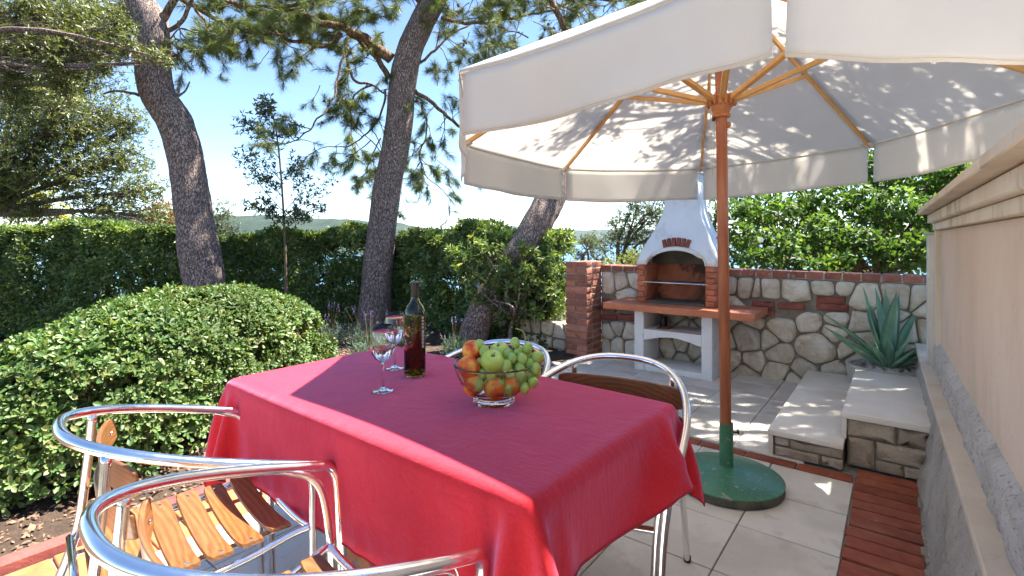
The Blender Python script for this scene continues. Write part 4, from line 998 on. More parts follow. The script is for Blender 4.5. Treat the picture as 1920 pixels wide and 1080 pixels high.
def on_bottle(name, items, mat, r_=.0414):
    """flat print bent round the glass: items = (angle0, angle1, z0, z1), angle 0 = facing the viewer, positive = right"""
    q = MB()
    for a0, a1, z0, z1, *sk in items:
        k_ = sk[0] if sk else 0
        n = 4; vs = []
        for i in range(n + 1):
            a = a0 + (a1 - a0) * i / n; an = R(-90 + a)
            for z_ in (z0, z1): vs.append((r_ * math.cos(an), r_ * math.sin(an), z_ + k_ * i / n))
        q.add(vs, [(2 * i, 2 * i + 2, 2 * i + 3, 2 * i + 1) for i in range(n)])
    return build(name, q, M[mat], BT)
bars = [(49, 66, .128 + .0045 * i, .128 + .0045 * i + (.0022 if i % 3 else .003)) for i in range(12)]
lets = []
zz = .185
for ch_ in range(4):
    lets += [(50, 54, zz, zz + .009), (58, 63, zz, zz + .009), (50, 63, zz + (.0 if ch_ % 2 else .0035), zz + (.0022 if ch_ % 2 else .0058))]; zz += .0125
on_bottle('white_side_print', bars + lets + [(52, 64, .112, .116), (52, 55, .112, .124), (61, 64, .112, .124), (52, 64, .120, .124)], 'print')
on_bottle('orange_print', [(-52, -46, .166, .176), (-46, -38, .162, .172), (-38, -30, .159, .164), (-49, -47, .172, .182), (-56, -50, .160, .168), (-34, -24, .158, .161)], 'oprint')
on_bottle('white_script_print', [(-54, -46, .140, .1425), (-50, -42, .136, .1385, -.002), (-55, -50, .146, .149), (-46, -38, .143, .145, -.003), (-58, -36, .127, .1295)], 'print')
on_bottle('dark_label_print', [(-75, -22, .112, .156)], 'dprint', .0411)

BW = Vector((-1.035, 1.252, ZT))
bwl = empty('fruit_bowl', BW, label='clear glass bowl holding peaches, apples and green grapes', cat='bowl')
ob = [(.0005, .006), (.055, .006), (.057, .0), (.066, .0), (.068, .006), (.066, .019), (.070, .023), (.088, .038), (.108, .065), (.122, .095), (.129, .120), (.1305, .128)]
ib = [(.127, .128), (.1255, .120), (.118, .095), (.104, .067), (.084, .042), (.06, .028), (.0005, .024)]
q = MB(); q.lathe(ob + ib, 64); build('glass_bowl', q, M['glass'], bwl, smooth='all')
def fr_at(du, dz, dd):  # viewer frame offsets from bowl centre: right, up, away
    return BW + Vector((CY * du - SY * dd, SY * du + CY * dd, dz))
def peach(r_, du, dz, dd, rot, label):
    b = bmesh.new(); bmesh.ops.create_uvsphere(b, u_segments=40, v_segments=26, radius=1)
    for v_ in b.verts:
        c_ = v_.co; a = math.atan2(c_.y, c_.x); cre = math.exp(-(a / .22) ** 2) * (1 - abs(c_.z)) * .07
        pole = math.exp(-((1 - c_.z) / .05)) * .13; v_.co = c_ * (1 - cre - pole); v_.co.z *= .93
        if c_.z < -.9: v_.co.z -= .03
    me = bpy.data.meshes.new('peach'); b.to_mesh(me); b.free(); me.materials.append(M['peach']); me.polygons.foreach_set('use_smooth', [True] * len(me.polygons))
    o = inst('peach', me, None, fr_at(du, dz, dd), rot, (r_,) * 3); tag(o, label, 'peach', 'peaches in the glass bowl'); return o
peach(.0365, -.078, .118, -.028, (.9, .3, 2.2), 'orange red peach bulging over the left rim of the bowl')
peach(.034, -.072, .160, .03, (.3, -.3, 1), 'red peach on top at the back left of the bowl')
peach(.034, -.062, .062, -.038, (1.5, .5, .5), 'peach low on the left, seen through the bowl glass')
peach(.035, .005, .056, -.052, (.8, .2, 3), 'deep orange peach at the bottom of the bowl under the grapes')
peach(.031, .058, .064, -.04, (.2, 1.2, 4), 'peach low on the right of the bowl behind the glass')
def apple(r_, du, dz, dd, rot, label):
    o0 = fr_at(du, dz, dd); e_ = empty('apple', o0, 0, label, 'apple', 'green apples in the glass bowl'); e_.rotation_euler = rot
    pr = []
    for i in range(25):
        a = PI * i / 24; rr = r_ * (math.sin(a) ** .9) * (1 + .08 * math.cos(a)); z_ = r_ * .92 * math.cos(a) - r_ * .24 * math.exp(-(a / .33) ** 2) + r_ * .14 * math.exp(-((PI - a) / .3) ** 2); pr.append((rr, z_))
    q = MB(); q.lathe(pr, 36); build('flesh', q, M['apple'], e_, smooth='all')
    q = MB(); q.tube([(0, 0, r_ * .6), (.001, 0, r_ * .85), (.003, .001, r_ * 1.1)], .0012, 6); build('stem', q, M['stem'], e_)
    q = MB(); q.lathe([(.0005, r_ * .69), (r_ * .12, r_ * .70), (r_ * .16, r_ * .745)], 12); build('calyx', q, M['twig'], e_)
apple(.037, -.004, .136, -.030, (.55, .15, YAW), 'green apple in the middle of the fruit with its stem hollow facing up')
apple(.034, .018, .150, .045, (.2, -.3, 1), 'green apple at the back of the fruit, partly hidden')
GB = empty('grape_bunch', fr_at(.03, .09, -.03), label='bunch of green grapes spilling over the fruit in the bowl', cat='grapes')
b = bmesh.new(); bmesh.ops.create_uvsphere(b, u_segments=18, v_segments=12, radius=1); gme = bpy.data.meshes.new('grape'); b.to_mesh(gme); b.free(); gme.materials.append(M['grape']); gme.polygons.foreach_set('use_smooth', [True] * len(gme.polygons))
px_g = [(893, 693), (905, 688), (918, 690), (893, 708), (908, 705), (922, 704), (935, 692), (932, 709), (948, 700), (962, 704), (947, 714), (902, 717), (915, 720), (940, 722), (975, 696), (960, 690), (975, 710), (990, 702), (985, 690), (968, 675), (955, 668), (982, 678), (996, 690), (972, 660), (987, 668), (1000, 678), (968, 648), (958, 680), (944, 683), (930, 684), (1012, 670), (988, 655), (995, 712), (978, 720), (965, 718), (882, 700), (950, 688), (905, 655), (1003, 700), (925, 732), (955, 728), (990, 683), (900, 650)]
gpos = []
for k, (u, v) in enumerate(px_g):
    d = 1.57 + .00085 * (730 - v) * 1.0 + random.uniform(-.008, .008)
    if u > 1000: d += .02
    p_ = at(u, v, d); gpos.append(p_)
rm = .0172
for it in range(40):   # push overlapping grapes apart
    for i in range(len(gpos)):
        for j in range(i):
            dd = gpos[i] - gpos[j]; L = dd.length
            if L < 2 * rm * .93 and L > 1e-6: sh = dd / L * (2 * rm * .93 - L) / 2; gpos[i] += sh; gpos[j] -= sh
for p_ in gpos:
    s = rm * random.uniform(.9, 1.06); inst('grape', gme, GB, p_ - GB.location, (random.uniform(-.6, .6), random.uniform(-.6, .6), random.uniform(0, 6)), (s, s, s * 1.18))
q = MB(); L0 = GB.location
q.tube(smooth_path([at(978, 670, 1.63) - L0, at(983, 650, 1.63) - L0, at(985, 632, 1.63) - L0, at(978, 620, 1.63) - L0, at(966, 616, 1.63) - L0], 5), .0019, 8)
for (u, v) in ((1012, 670), (988, 655), (1000, 690), (968, 650)): q.tube(smooth_path([at(983, 648, 1.63) - L0, at((983 + u) / 2 + 3, (648 + v) / 2 - 4, 1.63) - L0, at(u, v - 5, 1.63) - L0], 4), .0014, 6)
build('stalk', q, M['stem'], GB, smooth='all')
# ================================================================== VEGETATION
def unit(a): return a / np.maximum(np.linalg.norm(a, axis=-1, keepdims=True), 1e-9)
def quad_mesh(name, V, F, mat, smooth=False):
    """V (n,3), F (m,4) -> mesh, fast"""
    me = bpy.data.meshes.new(name); me.vertices.add(len(V)); me.vertices.foreach_set('co', np.ascontiguousarray(V, dtype=np.float32).ravel())
    k = F.shape[1]; me.loops.add(F.size); me.loops.foreach_set('vertex_index', F.astype(np.int32).ravel())
    me.polygons.add(len(F)); me.polygons.foreach_set('loop_start', np.arange(len(F), dtype=np.int32) * k); me.polygons.foreach_set('loop_total', np.full(len(F), k, dtype=np.int32))
    me.update(calc_edges=True)
    if mat: me.materials.append(mat)
    if smooth: me.polygons.foreach_set('use_smooth', [True] * len(F))
    return me
def leaves(name, pos, d, up, L, W_, mat, parent=None, droop=.12, shape='obovate'):
    """folded, slightly bent leaves; pos/d/up (n,3), L/W (n,)"""
    d = unit(d); s = unit(np.cross(d, up)); up = np.cross(s, d); n = len(pos); L = L[:, None]; W_ = W_[:, None]
    a, b = (.38, .80) if shape == 'obovate' else (.30, .66); wa, wb = (.36, .5) if shape == 'obovate' else (.5, .36)
    fold = .16
    V = np.stack([pos, pos + d * L * a + s * W_ * wa + up * W_ * fold, pos + d * L * b + s * W_ * wb + up * (W_ * fold - L * droop * .5), pos + d * L - up * L * droop,
                  pos + d * L * b - s * W_ * wb + up * (W_ * fold - L * droop * .5), pos + d * L * a - s * W_ * wa + up * W_ * fold], 1).reshape(-1, 3)
    base = np.arange(n)[:, None] * 6
    F = np.concatenate([base + np.array([[0, 1, 2, 3]]), base + np.array([[0, 3, 4, 5]])], 0)
    o = bpy.data.objects.new(name, quad_mesh(name, V, F, mat)); COL.objects.link(o); o.parent = parent
    if parent is not None: o.location = (0, 0, 0); o.matrix_parent_inverse = Matrix.Translation(-parent.location); o['kind'] = 'stuff'
    return o
def rosettes(C, A, k, L, tilt=(35, 80), wr=.42, Lj=.25):
    """k leaves round each shoot tip C with axis A"""
    n = len(C); A = unit(A); r_ = rng.standard_normal((n, 3)); X = unit(np.cross(A, r_)); Y = np.cross(A, X)
    az = (np.arange(k)[None, :] * 2.399 + rng.uniform(0, 6.28, (n, 1)) + rng.normal(0, .2, (n, k)))
    ti = np.radians(np.linspace(tilt[0], tilt[1], k))[None, :] + rng.normal(0, .18, (n, k))
    rad = np.cos(az)[..., None] * X[:, None] + np.sin(az)[..., None] * Y[:, None]
    d = A[:, None] * np.cos(ti)[..., None] + rad * np.sin(ti)[..., None]; up = A[:, None] * np.sin(ti)[..., None] - rad * np.cos(ti)[..., None]
    Ls = L * (1 + rng.normal(0, Lj, (n, k))).clip(.4, 1.6) * np.linspace(.7, 1.08, k)[None, :]
    pos = C[:, None] - A[:, None] * (L * .28 * np.linspace(0, 1, k))[None, :, None] + rad * L * .04
    return pos.reshape(-1, 3), d.reshape(-1, 3), up.reshape(-1, 3), Ls.ravel(), Ls.ravel() * wr * rng.uniform(.85, 1.15, n * k)
def twigs(name, segs, mat, parent, n=5):
    """segs: list of (points, radii)"""
    q = MB()
    for pts, rad in segs: q.tube(pts, rad, n, False)
    o = build(name, q, mat, None, smooth='all'); o.parent = parent
    if parent is not None:
        o.matrix_parent_inverse = Matrix.Translation(-parent.location)
        if name != 'trunk': o['kind'] = 'stuff'
    return o

# ---- clipped dome bush
DCx, DCy, DCz, DRx, DRy, DRz, DRot, DP = -3.854, 1.408, .151, .511, 1.337, .764, .392, 2.264
DB = empty('clipped_bush', (DCx, DCy, 0), label='large rounded clipped evergreen bush with glossy leaves left of the table', cat='bush')
def dome_pts(n, shrink=(0, .06)):
    th = rng.uniform(0, 2 * PI, n); sp = rng.uniform(-.22, 1, n); ph = np.arcsin(sp.clip(-1, 1)); e = 2 / DP
    f_ = lambda a: np.sign(a) * np.abs(a) ** e
    k = 1 - rng.uniform(shrink[0], shrink[1], n)
    x = (DRx + .02) * k * f_(np.cos(ph)) * f_(np.cos(th)); y = DRy * k * f_(np.cos(ph)) * f_(np.sin(th)); z = DRz * k * f_(np.sin(ph))
    nx_ = f_(np.cos(ph)) * f_(np.cos(th)) / DRx; ny_ = f_(np.cos(ph)) * f_(np.sin(th)) / DRy; nz_ = f_(np.sin(ph)) / DRz
    nn = unit(np.stack([nx_, ny_, nz_], 1)); P_ = np.stack([x, y, z], 1)
    bump_ = np.array([noise.noise(Vector(q * 3.1)) * .045 + noise.noise(Vector(q * 8)) * .025 for q in P_]); P_ += nn * bump_[:, None]
    c_, s_ = math.cos(DRot), math.sin(DRot); R_ = np.array([[c_, -s_, 0], [s_, c_, 0], [0, 0, 1]])
    P_ = P_ @ R_.T + np.array([DCx, DCy, DCz]); nn = nn @ R_.T
    return P_, nn
n_ = 14500; C_, A_ = dome_pts(n_, (-.015, .10)); hole = np.array([noise.noise(Vector(q * 3.6 + np.array([9, 0, 0]))) for q in C_])
keep = (C_[:, 2] > .05) & ((rng.random(n_) < np.clip((C_[:, 2] - .02) / .30, .22, 1)) | (C_[:, 1] > 2.2)) & ((hole < .26) | (C_[:, 2] > .62))
C_, A_ = C_[keep], A_[keep]
ax = unit(A_ + rng.normal(0, .35, A_.shape) + np.array([0, 0, .45]))
leaves('foliage', *rosettes(C_, ax, 8, .038, (22, 80), .42, .32), M['l_dome'], DB)
C2, A2 = dome_pts(3600, (.10, .30)); k2 = C2[:, 2] > .22; C2, A2 = C2[k2], A2[k2]
leaves('inner_foliage', *rosettes(C2, unit(A2 + rng.normal(0, .6, A2.shape)), 6, .045, (40, 95), .42), M['l_dome'], DB)
segs = []
root = [Vector((DCx + random.uniform(-.35, .35), DCy + random.uniform(-.9, .9), .0)) for _ in range(9)]
pick = rng.choice(len(C_), 900, replace=False)
for i in pick:
    e_ = Vector(C_[i]); a_ = Vector(ax[i]); r_ = min(root, key=lambda q: (q - e_).length)
    m_ = e_.lerp(r_ + Vector((0, 0, .25)), random.uniform(.25, .45)) + Vector((random.uniform(-.05, .05), random.uniform(-.05, .05), random.uniform(-.04, .04)))
    segs.append((smooth_path([m_, m_.lerp(e_, .5) + Vector((random.uniform(-.03, .03), random.uniform(-.03, .03), random.uniform(-.03, .03))), e_ - a_ * .01], 2), [.0032, .003, .0025, .002, .0016]))
for r_ in root:
    for _ in range(22):
        i = random.randrange(len(C_)); e_ = Vector(C_[i])
        if (e_ - r_).length < 1.0: segs.append((smooth_path([r_, r_.lerp(e_, .4) + Vector((random.uniform(-.08, .08), random.uniform(-.08, .08), .05)), r_.lerp(e_, .8)], 3), lerp_list([.010, .005, .003], 7)))
twigs('twigs', segs, M['btwig'], DB, 4)
# small seedling on the soil by the chair
SD = empty('seedling', (-2.95, 1.28, .02), label='small rosette of dark green leaves on the soil behind the left chair', cat='plant')
c0 = np.array([[-2.95 + random.uniform(-.07, .07), 1.28 + random.uniform(-.08, .08), .04 + random.uniform(0, .05)] for _ in range(22)])
leaves('foliage', *rosettes(c0, np.tile([0, 0, 1.], (22, 1)) + rng.normal(0, .3, (22, 3)), 9, .055, (30, 88), .42), M['l_hedge'], SD)
# dry fallen leaves
for k, (x, y) in enumerate([(-2.86, 1.0), (-2.95, .78), (-3.0, 1.1)]):
    o = leaves('fallen_leaf', np.array([[0, 0, 0.]]), np.array([[math.cos(k * 2), math.sin(k * 2), .3]]), np.array([[0, 0, 1.]]), np.array([.05]), np.array([.025]), M['l_rust'])
    o.location = (x, y, .05); tag(o, ('dry tan leaf fallen near the back slats of the left chair', 'dry leaf lying at the red curb by the left chair', 'dry brown leaf fallen close under the clipped bush')[k], 'leaf', 'fallen leaves on the soil')

# ---- hedge
hl = [(-9.5, 6.6), (-6.5, 6.9), (-4.2, 7.2), (-3.0, 7.7), (-1.6, 8.0), (-.6, 7.1), (.1, 6.45), (.70, 6.2)]   # viewer-frame (right, away)
hl_ = np.array(hl); seg = np.linalg.norm(np.diff(hl_, axis=0), axis=1); cum = np.concatenate([[0], np.cumsum(seg)])
def hedge_frame(s):
    x = np.interp(s, cum, hl_[:, 0]); d = np.interp(s, cum, hl_[:, 1]); x2 = np.interp(s + .05, cum, hl_[:, 0]); d2 = np.interp(s + .05, cum, hl_[:, 1])
    t_ = unit(np.stack([x2 - x, d2 - d], 1) + 1e-9); return x, d, t_
HD = empty('evergreen_hedge', floor_at(-2.5, 8.0), label='long dark green evergreen hedge closing the back of the garden', cat='hedge')
def cam2w(X, D, Z): return np.stack([X * CY - D * SY, X * SY + D * CY, Z], 1)
def hedge_layer(n, side, lay):
    s = rng.uniform(0, cum[-1] - .001, n); x, d, t_ = hedge_frame(s); nx_ = t_[:, 1]; nd = -t_[:, 0]  # toward the viewer
    Ht = 1.36 + .05 * np.sin(s * 2.1) + .04 * np.sin(s * 5.3 + 1) + .10 * (s / cum[-1] < .45) - .02
    u_ = rng.random(n); top = u_ < .22
    z = np.where(top, Ht, rng.uniform(.0, 1, n) * Ht); off = np.where(top, rng.uniform(-.35, .35, n), .36 * side * (1 - .15 * (z / Ht) ** 3)) - lay * side
    nz = np.array([noise.noise(Vector((a * 1.6, b * 1.6, side))) * .16 + noise.noise(Vector((a * 4, b * 4, 2))) * .07 for a, b in zip(s, z)])
    off = off + np.where(top, 0, nz * 1.2); z = z + np.where(top, nz * .8 - lay, 0)
    X = x + nx_ * off; D = d + nd * off
    A = np.where(top[:, None], np.stack([np.zeros(n), np.zeros(n), np.ones(n)], 1), np.stack([nx_ * side, nd * side, np.full(n, .35)], 1))
    P_ = cam2w(X, D, z); Aw = cam2w(A[:, 0], A[:, 1], A[:, 2])
    hole = np.array([noise.noise(Vector((a * 2.3, b * 2.3, 7))) for a, b in zip(s, z)]); thin = (hole > (.30 if lay == 0 else .6)) & (~top)
    return P_[~thin], Aw[~thin]
C_, A_ = hedge_layer(10500, 1, 0.0); leaves('foliage', *rosettes(C_, A_ + rng.normal(0, .45, A_.shape), 8, .072, (30, 85), .36), M['l_hedge'], HD)
C_, A_ = hedge_layer(6500, 1, .22); leaves('foliage', *rosettes(C_, A_ + rng.normal(0, .7, A_.shape), 7, .075, (30, 95), .36), M['l_hedge'], HD)
C_, A_ = hedge_layer(6000, -1, .0); leaves('foliage', *rosettes(C_, A_ + rng.normal(0, .5, A_.shape), 7, .072, (30, 90), .36), M['l_hedge'], HD)
segs = []
for s in np.arange(.1, cum[-1], .22):
    x, d, t_ = hedge_frame(np.array([s])); b0_ = floor_at(x[0], d[0], 0)
    for _ in range(3):
        e_ = b0_ + Vector((random.uniform(-.3, .3), random.uniform(-.3, .3), random.uniform(.8, 1.3))); segs.append((smooth_path([b0_, b0_.lerp(e_, .5) + Vector((random.uniform(-.1, .1), random.uniform(-.1, .1), 0)), e_], 3), lerp_list([.013, .008, .003], 7)))
twigs('stems', segs, M['twig'], HD, 5)

# ---- lavender and low plants by the trunks
def lavender(X, D, label, r_=.22, h=.32, n=240, fl=9):
    b_ = floor_at(X, D, 0); e_ = empty('lavender_plant', b_, label=label, cat='plant', group='lavender plants at the foot of the pines')
    az = rng.uniform(0, 6.28, n); sp = np.abs(rng.normal(0, .42, n)); d = np.stack([np.sin(sp) * np.cos(az), np.sin(sp) * np.sin(az), np.cos(sp)], 1); L = h * rng.uniform(.5, 1, n)
    P_ = np.concatenate([np.array(b_)[None] + np.stack([r_ * .5 * np.cos(az), r_ * .5 * np.sin(az), np.zeros(n)], 1) * .6 + d * (L * f_)[:, None] for f_ in (.2, .4, .6, .8)]); dd = np.tile(d, (4, 1)) + rng.normal(0, .45, (4 * n, 3))
    leaves('foliage', P_, dd, rng.standard_normal(P_.shape), np.full(len(P_), .055), np.full(len(P_), .008), M['lavender'], e_)
    ii = rng.choice(n, fl); fp = []; fd = []; sg = []
    for i in ii:
        base = np.array(b_); tip = base + d[i] * h * 1.35; sg.append(([Vector(base), Vector(tip)], [.0015, .001]))
        for k in range(12): fp.append(tip + d[i] * .005 * k + rng.normal(0, .003, 3)); fd.append(rng.standard_normal(3) + d[i])
    fp = np.array(fp); leaves('flower', fp, np.array(fd), rng.standard_normal(fp.shape), np.full(len(fp), .012), np.full(len(fp), .007), M['lavflower'], e_); twigs('stems', sg, M['btwig'], e_, 3)
for X, D, lb, r_ in [(-2.15, 5.9, 'bluish lavender plant beside the right end of the big bush', .3), (-1.75, 6.0, 'lavender plant with pale purple spikes left of the middle pine', .3), (-1.5, 5.3, 'low grey green lavender behind the far end of the table', .3), (-1.2, 5.9, 'lavender plant right below the middle pine trunk', .22), (-.62, 5.4, 'thin lavender plant behind the wine bottle', .16), (-2.0, 5.1, 'teal lavender clump behind the table and bush', .3)]:
    lavender(X, D, lb, r_, .34 if r_ > .25 else .28)

# ---- trunks
def trunk_mesh(path, widths, D, n=30, seed=0, amp=.035):
    """path of photograph pixels + width in pixels, at depth D (number or list)"""
    D = [D] * len(path) if isinstance(D, (int, float)) else D
    pts = [at(u, v, d) for (u, v), d in zip(path, D)]; rad = [w_ / 2 / FPX * d for w_, d in zip(widths, D)]
    pp = smooth_path(pts, 9); rr = lerp_list(rad, len(pp)); q = MB(); q.tube(pp, rr, n, False)
    out = []
    for i, p_ in enumerate(q.v):
        ring = i // n; c_ = pp[ring]; v_ = Vector(p_); dr = (v_ - c_); L = dr.length; dr.normalize()
        k = noise.noise(Vector((v_.x * 5 + seed, v_.y * 5, v_.z * 2.2))) * 1.1 + noise.noise(Vector((v_.x * 17 + seed, v_.y * 17, v_.z * 8))) * .55
        out.append(c_ + dr * L * (1 + amp * 2.0 * k))
    q.v = [tuple(a) for a in out]; return q, pp, rr
def add_world(name, q, mat, par):
    o = build(name, q, mat, None, smooth='all'); o.parent = par; o.matrix_parent_inverse = Matrix.Translation(-par.location); return o
cone_me = []
for k in range(2):
    q = MB(); q.lathe([(.0, 0), (.30, .08), (.46, .28), (.50, .5), (.40, .85), (.22, 1.15), (.0, 1.3)], 9)
    q.v = [(a * (1 + .16 * math.sin(i * 2.4)), b * (1 + .16 * math.sin(i * 2.4)), c_ * 1) for i, (a, b, c_) in enumerate(q.v)]
    cone_me.append(mesh_of('pine_cone', q.v, q.f, M['cone']))
def pine_twigs(par, anchors, mat, seed, ncone=60, tuft_n=46, needle=.11, gen=3, droop=.35, spread=.55, tuft_p=1.0):
    """anchors: (point, direction, length). Grows forked twigs from them, needles at the ends and cones along them"""
    rr = random.Random(seed); segs = []; tp = []; td = []; cones = []
    def grow(p_, d_, L, r_, g_):
        k = 4; pts = [p_.copy()]
        for i in range(k):
            d_ = (d_ + Vector((rr.gauss(0, .22), rr.gauss(0, .22), rr.gauss(0, .18) - droop * .12))).normalized(); p_ = p_ + d_ * (L / k); pts.append(p_.copy())
            if g_ > 0 and i >= 1 and rr.random() < .75:
                nd = (d_ + Vector((rr.gauss(0, spread), rr.gauss(0, spread), rr.gauss(0, spread)))).normalized(); grow(p_, nd, L * rr.uniform(.45, .7), r_ * .6, g_ - 1)
            if rr.random() < .20: cones.append((p_.copy(), d_.copy()))
        segs.append((pts, lerp_list([r_, r_ * .45], len(pts))))
        if rr.random() < tuft_p: tp.append(p_); td.append(d_)
        if g_ <= 1 and rr.random() < .6 * tuft_p: tp.append(pts[-2]); td.append(d_)
    for p_, d_, L in anchors: grow(Vector(p_), Vector(d_).normalized(), L, .004 + L * .012, gen)
    twigs('twigs', segs, M['twig'], par, 4)
    T = np.array([list(q) for q in tp]); Dd = unit(np.array([list(q) for q in td])); n = len(T)
    if n:
        al = rng.uniform(-.11, .0, (n, tuft_n)); P_ = T[:, None] + Dd[:, None] * al[..., None]; r_ = rng.standard_normal((n, tuft_n, 3)); r_ -= Dd[:, None] * (r_ * Dd[:, None]).sum(-1, keepdims=True); r_ = unit(r_)
        sp = rng.uniform(.3, 1.7, (n, tuft_n, 1)) * (1 - (al[..., None] > -.02) * .5); nd = unit(Dd[:, None] + r_ * sp * 1.1 + np.array([0, 0, -.12])); L = needle * rng.uniform(.7, 1.15, (n, tuft_n, 1))
        s_ = unit(np.cross(nd, rng.standard_normal(nd.shape))) * .0017; V = np.stack([P_ - s_, P_ + s_, P_ + nd * L * .6 + s_ - np.array([0, 0, .002]), P_ + nd * L - np.array([0, 0, .006])], 2).reshape(-1, 3)
        F = np.arange(n * tuft_n * 4).reshape(-1, 4); o = bpy.data.objects.new('needles', quad_mesh('needles', V, F, mat)); COL.objects.link(o); o.parent = par; o['kind'] = 'stuff'; o.matrix_parent_inverse = Matrix.Translation(-par.location)
    rr.shuffle(cones)
    for p_, d_ in cones[:ncone]:
        s = rr.uniform(.034, .05); o = inst('cone', cone_me[rr.randrange(2)], par, (0, 0, 0)); o.matrix_parent_inverse = Matrix.Translation(-par.location)
        o.location = p_ + Vector((0, 0, -.01)); o.rotation_euler = (PI + rr.gauss(0, .6), rr.gauss(0, .6), rr.random() * 6); o.scale = (s, s, s)
def px_branches(par, specs, D, mat='bark2'):
    """specs: (pixel path, r0, r1[, depth list]); returns sample points along them"""
    q = MB(); samples = []
    for sp in specs:
        path, r0, r1 = sp[:3]; dl = sp[3] if len(sp) > 3 else [D] * len(path); dl = [dl] * len(path) if isinstance(dl, (int, float)) else dl
        pts = smooth_path([at(u, v, d) for (u, v), d in zip(path, dl)], 7); rr_ = lerp_list([r0, r1], len(pts))
        pts = [p_ + Vector((noise.noise(p_ * 6), noise.noise(p_ * 6 + Vector((5, 0, 0))), noise.noise(p_ * 6 + Vector((0, 7, 0))))) * .04 for p_ in pts]
        q.tube(pts, rr_, 10, True); samples.append((pts, rr_))
    add_world('branch', q, M[mat], par); return samples
def anchors_from(samples, per, L, upb=0.0, seed=0, frm=.15, down=0):
    rr = random.Random(seed); out = []
    for k, (pts, rr_) in enumerate(samples):
        n_ = per[k] if isinstance(per, (list, tuple)) else per
        for _ in range(n_):
            t_ = rr.uniform(frm, 1) * (len(pts) - 1); i = min(int(t_), len(pts) - 2); p_ = pts[i].lerp(pts[i + 1], t_ - i); tg = (pts[i + 1] - pts[i]).normalized()
            d_ = (tg * .5 + Vector((rr.gauss(0, .7), rr.gauss(0, .7), rr.gauss(0, .6) + upb - down))).normalized(); out.append((p_, d_, L * rr.uniform(.6, 1.2)))
        out.append((pts[-1], (pts[-1] - pts[-3]).normalized(), L))
    return out

# middle pine (the tall one)
D2 = 7.4
P2 = empty('pine_tree', floor_at((704 - 960) / FPX * D2, D2), label='tall pine with a straight trunk leaning right, in the middle of the garden', cat='tree')
q, _, _ = trunk_mesh([(702, 622), (706, 535), (714, 450), (727, 350), (746, 250), (757, 150), (770, 90), (792, 40), (822, -20), (862, -100), (900, -200), (930, -320), (950, -450), (960, -600)], [66, 56, 53, 51, 50, 49, 47, 46, 45, 40, 34, 26, 16, 5], D2, seed=3)
add_world('trunk', q, M['bark'], P2)
S2 = px_branches(P2, [
    ([(735, 112), (700, 85), (664, 62), (643, 48), (602, 46), (568, 30), (500, 40)], .085, .03, [7.4, 7.3, 7.2, 7.1, 7.0, 6.9, 6.8]),
    ([(727, 144), (708, 115), (680, 80), (655, 62)], .045, .03),
    ([(640, 60), (612, 85), (568, 80), (500, 58), (430, 62)], .035, .015, [7.1, 7.0, 6.9, 6.8, 6.7]),
    ([(660, 62), (648, 90), (665, 150), (697, 158), (720, 175)], .03, .012),
    ([(655, 72), (636, 140), (620, 190), (592, 230), (560, 258), (548, 268)], .018, .006, [7.1, 6.9, 6.8, 6.7, 6.6, 6.5]),
    ([(724, 168), (712, 215), (684, 255), (640, 275), (612, 277)], .018, .006),
    ([(700, 160), (668, 178), (656, 205), (670, 240), (700, 262)], .016, .006),
    ([(778, 168), (808, 192), (840, 220), (868, 240), (905, 262)], .034, .015, [7.4, 7.5, 7.6, 7.7, 7.8]),
    ([(782, 122), (820, 92), (840, 70), (868, 52), (905, 38)], .022, .010, [7.4, 7.6, 7.7, 7.8, 8]),
    ([(826, 30), (855, 40), (914, 42), (960, 35), (1030, 20), (1100, -10)], .032, .014, [7.4, 7.5, 7.7, 7.8, 8, 8.2]),
    ([(800, 20), (760, -20), (700, -30), (620, -10), (560, 10), (480, 12)], .05, .02, [7.4, 7.1, 6.9, 6.7, 6.6, 6.5]),
    ([(850, -60), (930, -40), (1020, -30), (1110, -5), (1180, 0)], .05, .02, [7.4, 7.2, 7.2, 7.2, 7.2]),
    ([(790, 190), (800, 240), (790, 290), (800, 330), (822, 350)], .016, .006, [7.5, 7.8, 7.9, 8, 8]),
    ([(715, 260), (700, 290), (688, 320), (700, 345)], .012, .005, [7.7, 7.9, 8, 8])], D2)
an = anchors_from(S2, [12, 6, 10, 7, 6, 7, 6, 9, 9, 18, 22, 22, 8, 5], .42, .05, 4)
an += [(at(u, v, 7.2 + random.uniform(-.5, .5)), (random.gauss(0, 1), random.gauss(0, 1), random.gauss(0, .4) - .2), .35) for u, v in [(600, 20), (650, 15), (560, 45), (690, 30), (720, 60), (740, 20), (900, 20), (950, 10), (1000, 40), (930, 80), (880, 110), (960, 90), (1060, 20), (1090, 45), (860, 150), (900, 140), (850, 180), (820, 160), (1130, 10), (690, 120), (640, 25), (620, -5), (680, 0), (580, 50), (540, 10), (500, 25), (460, 15), (430, 35), (400, 20), (770, -10), (880, 5), (930, -5), (990, 5), (1050, 0), (1100, 15), (560, -10), (480, -5), (860, 30), (905, 60), (640, 45), (710, 10), (600, 40), (440, 55), (395, 50), (520, 50), (580, 5), (530, 30), (600, 60), (1010, 10), (975, 60), (915, 60)]]
pine_twigs(P2, an, M['needle'], 2, 110, 52, .12, 2)
# blue-green hanging sprays further back
an = [(at(u, v, 8.6), (random.gauss(0, .6), random.gauss(0, .6), -.5), .34) for u, v in [(405, 95), (425, 105), (505, 95), (590, 285), (700, 300), (810, 325), (820, 300), (790, 270), (725, 240), (660, 300), (860, 120), (880, 60), (930, 100), (980, 60), (1040, 50), (1080, 30), (690, 290), (560, 100), (600, 160), (735, 330), (835, 345)]]
pine_twigs(P2, an, M['needle_b'], 8, 20, 44, .13, 2)

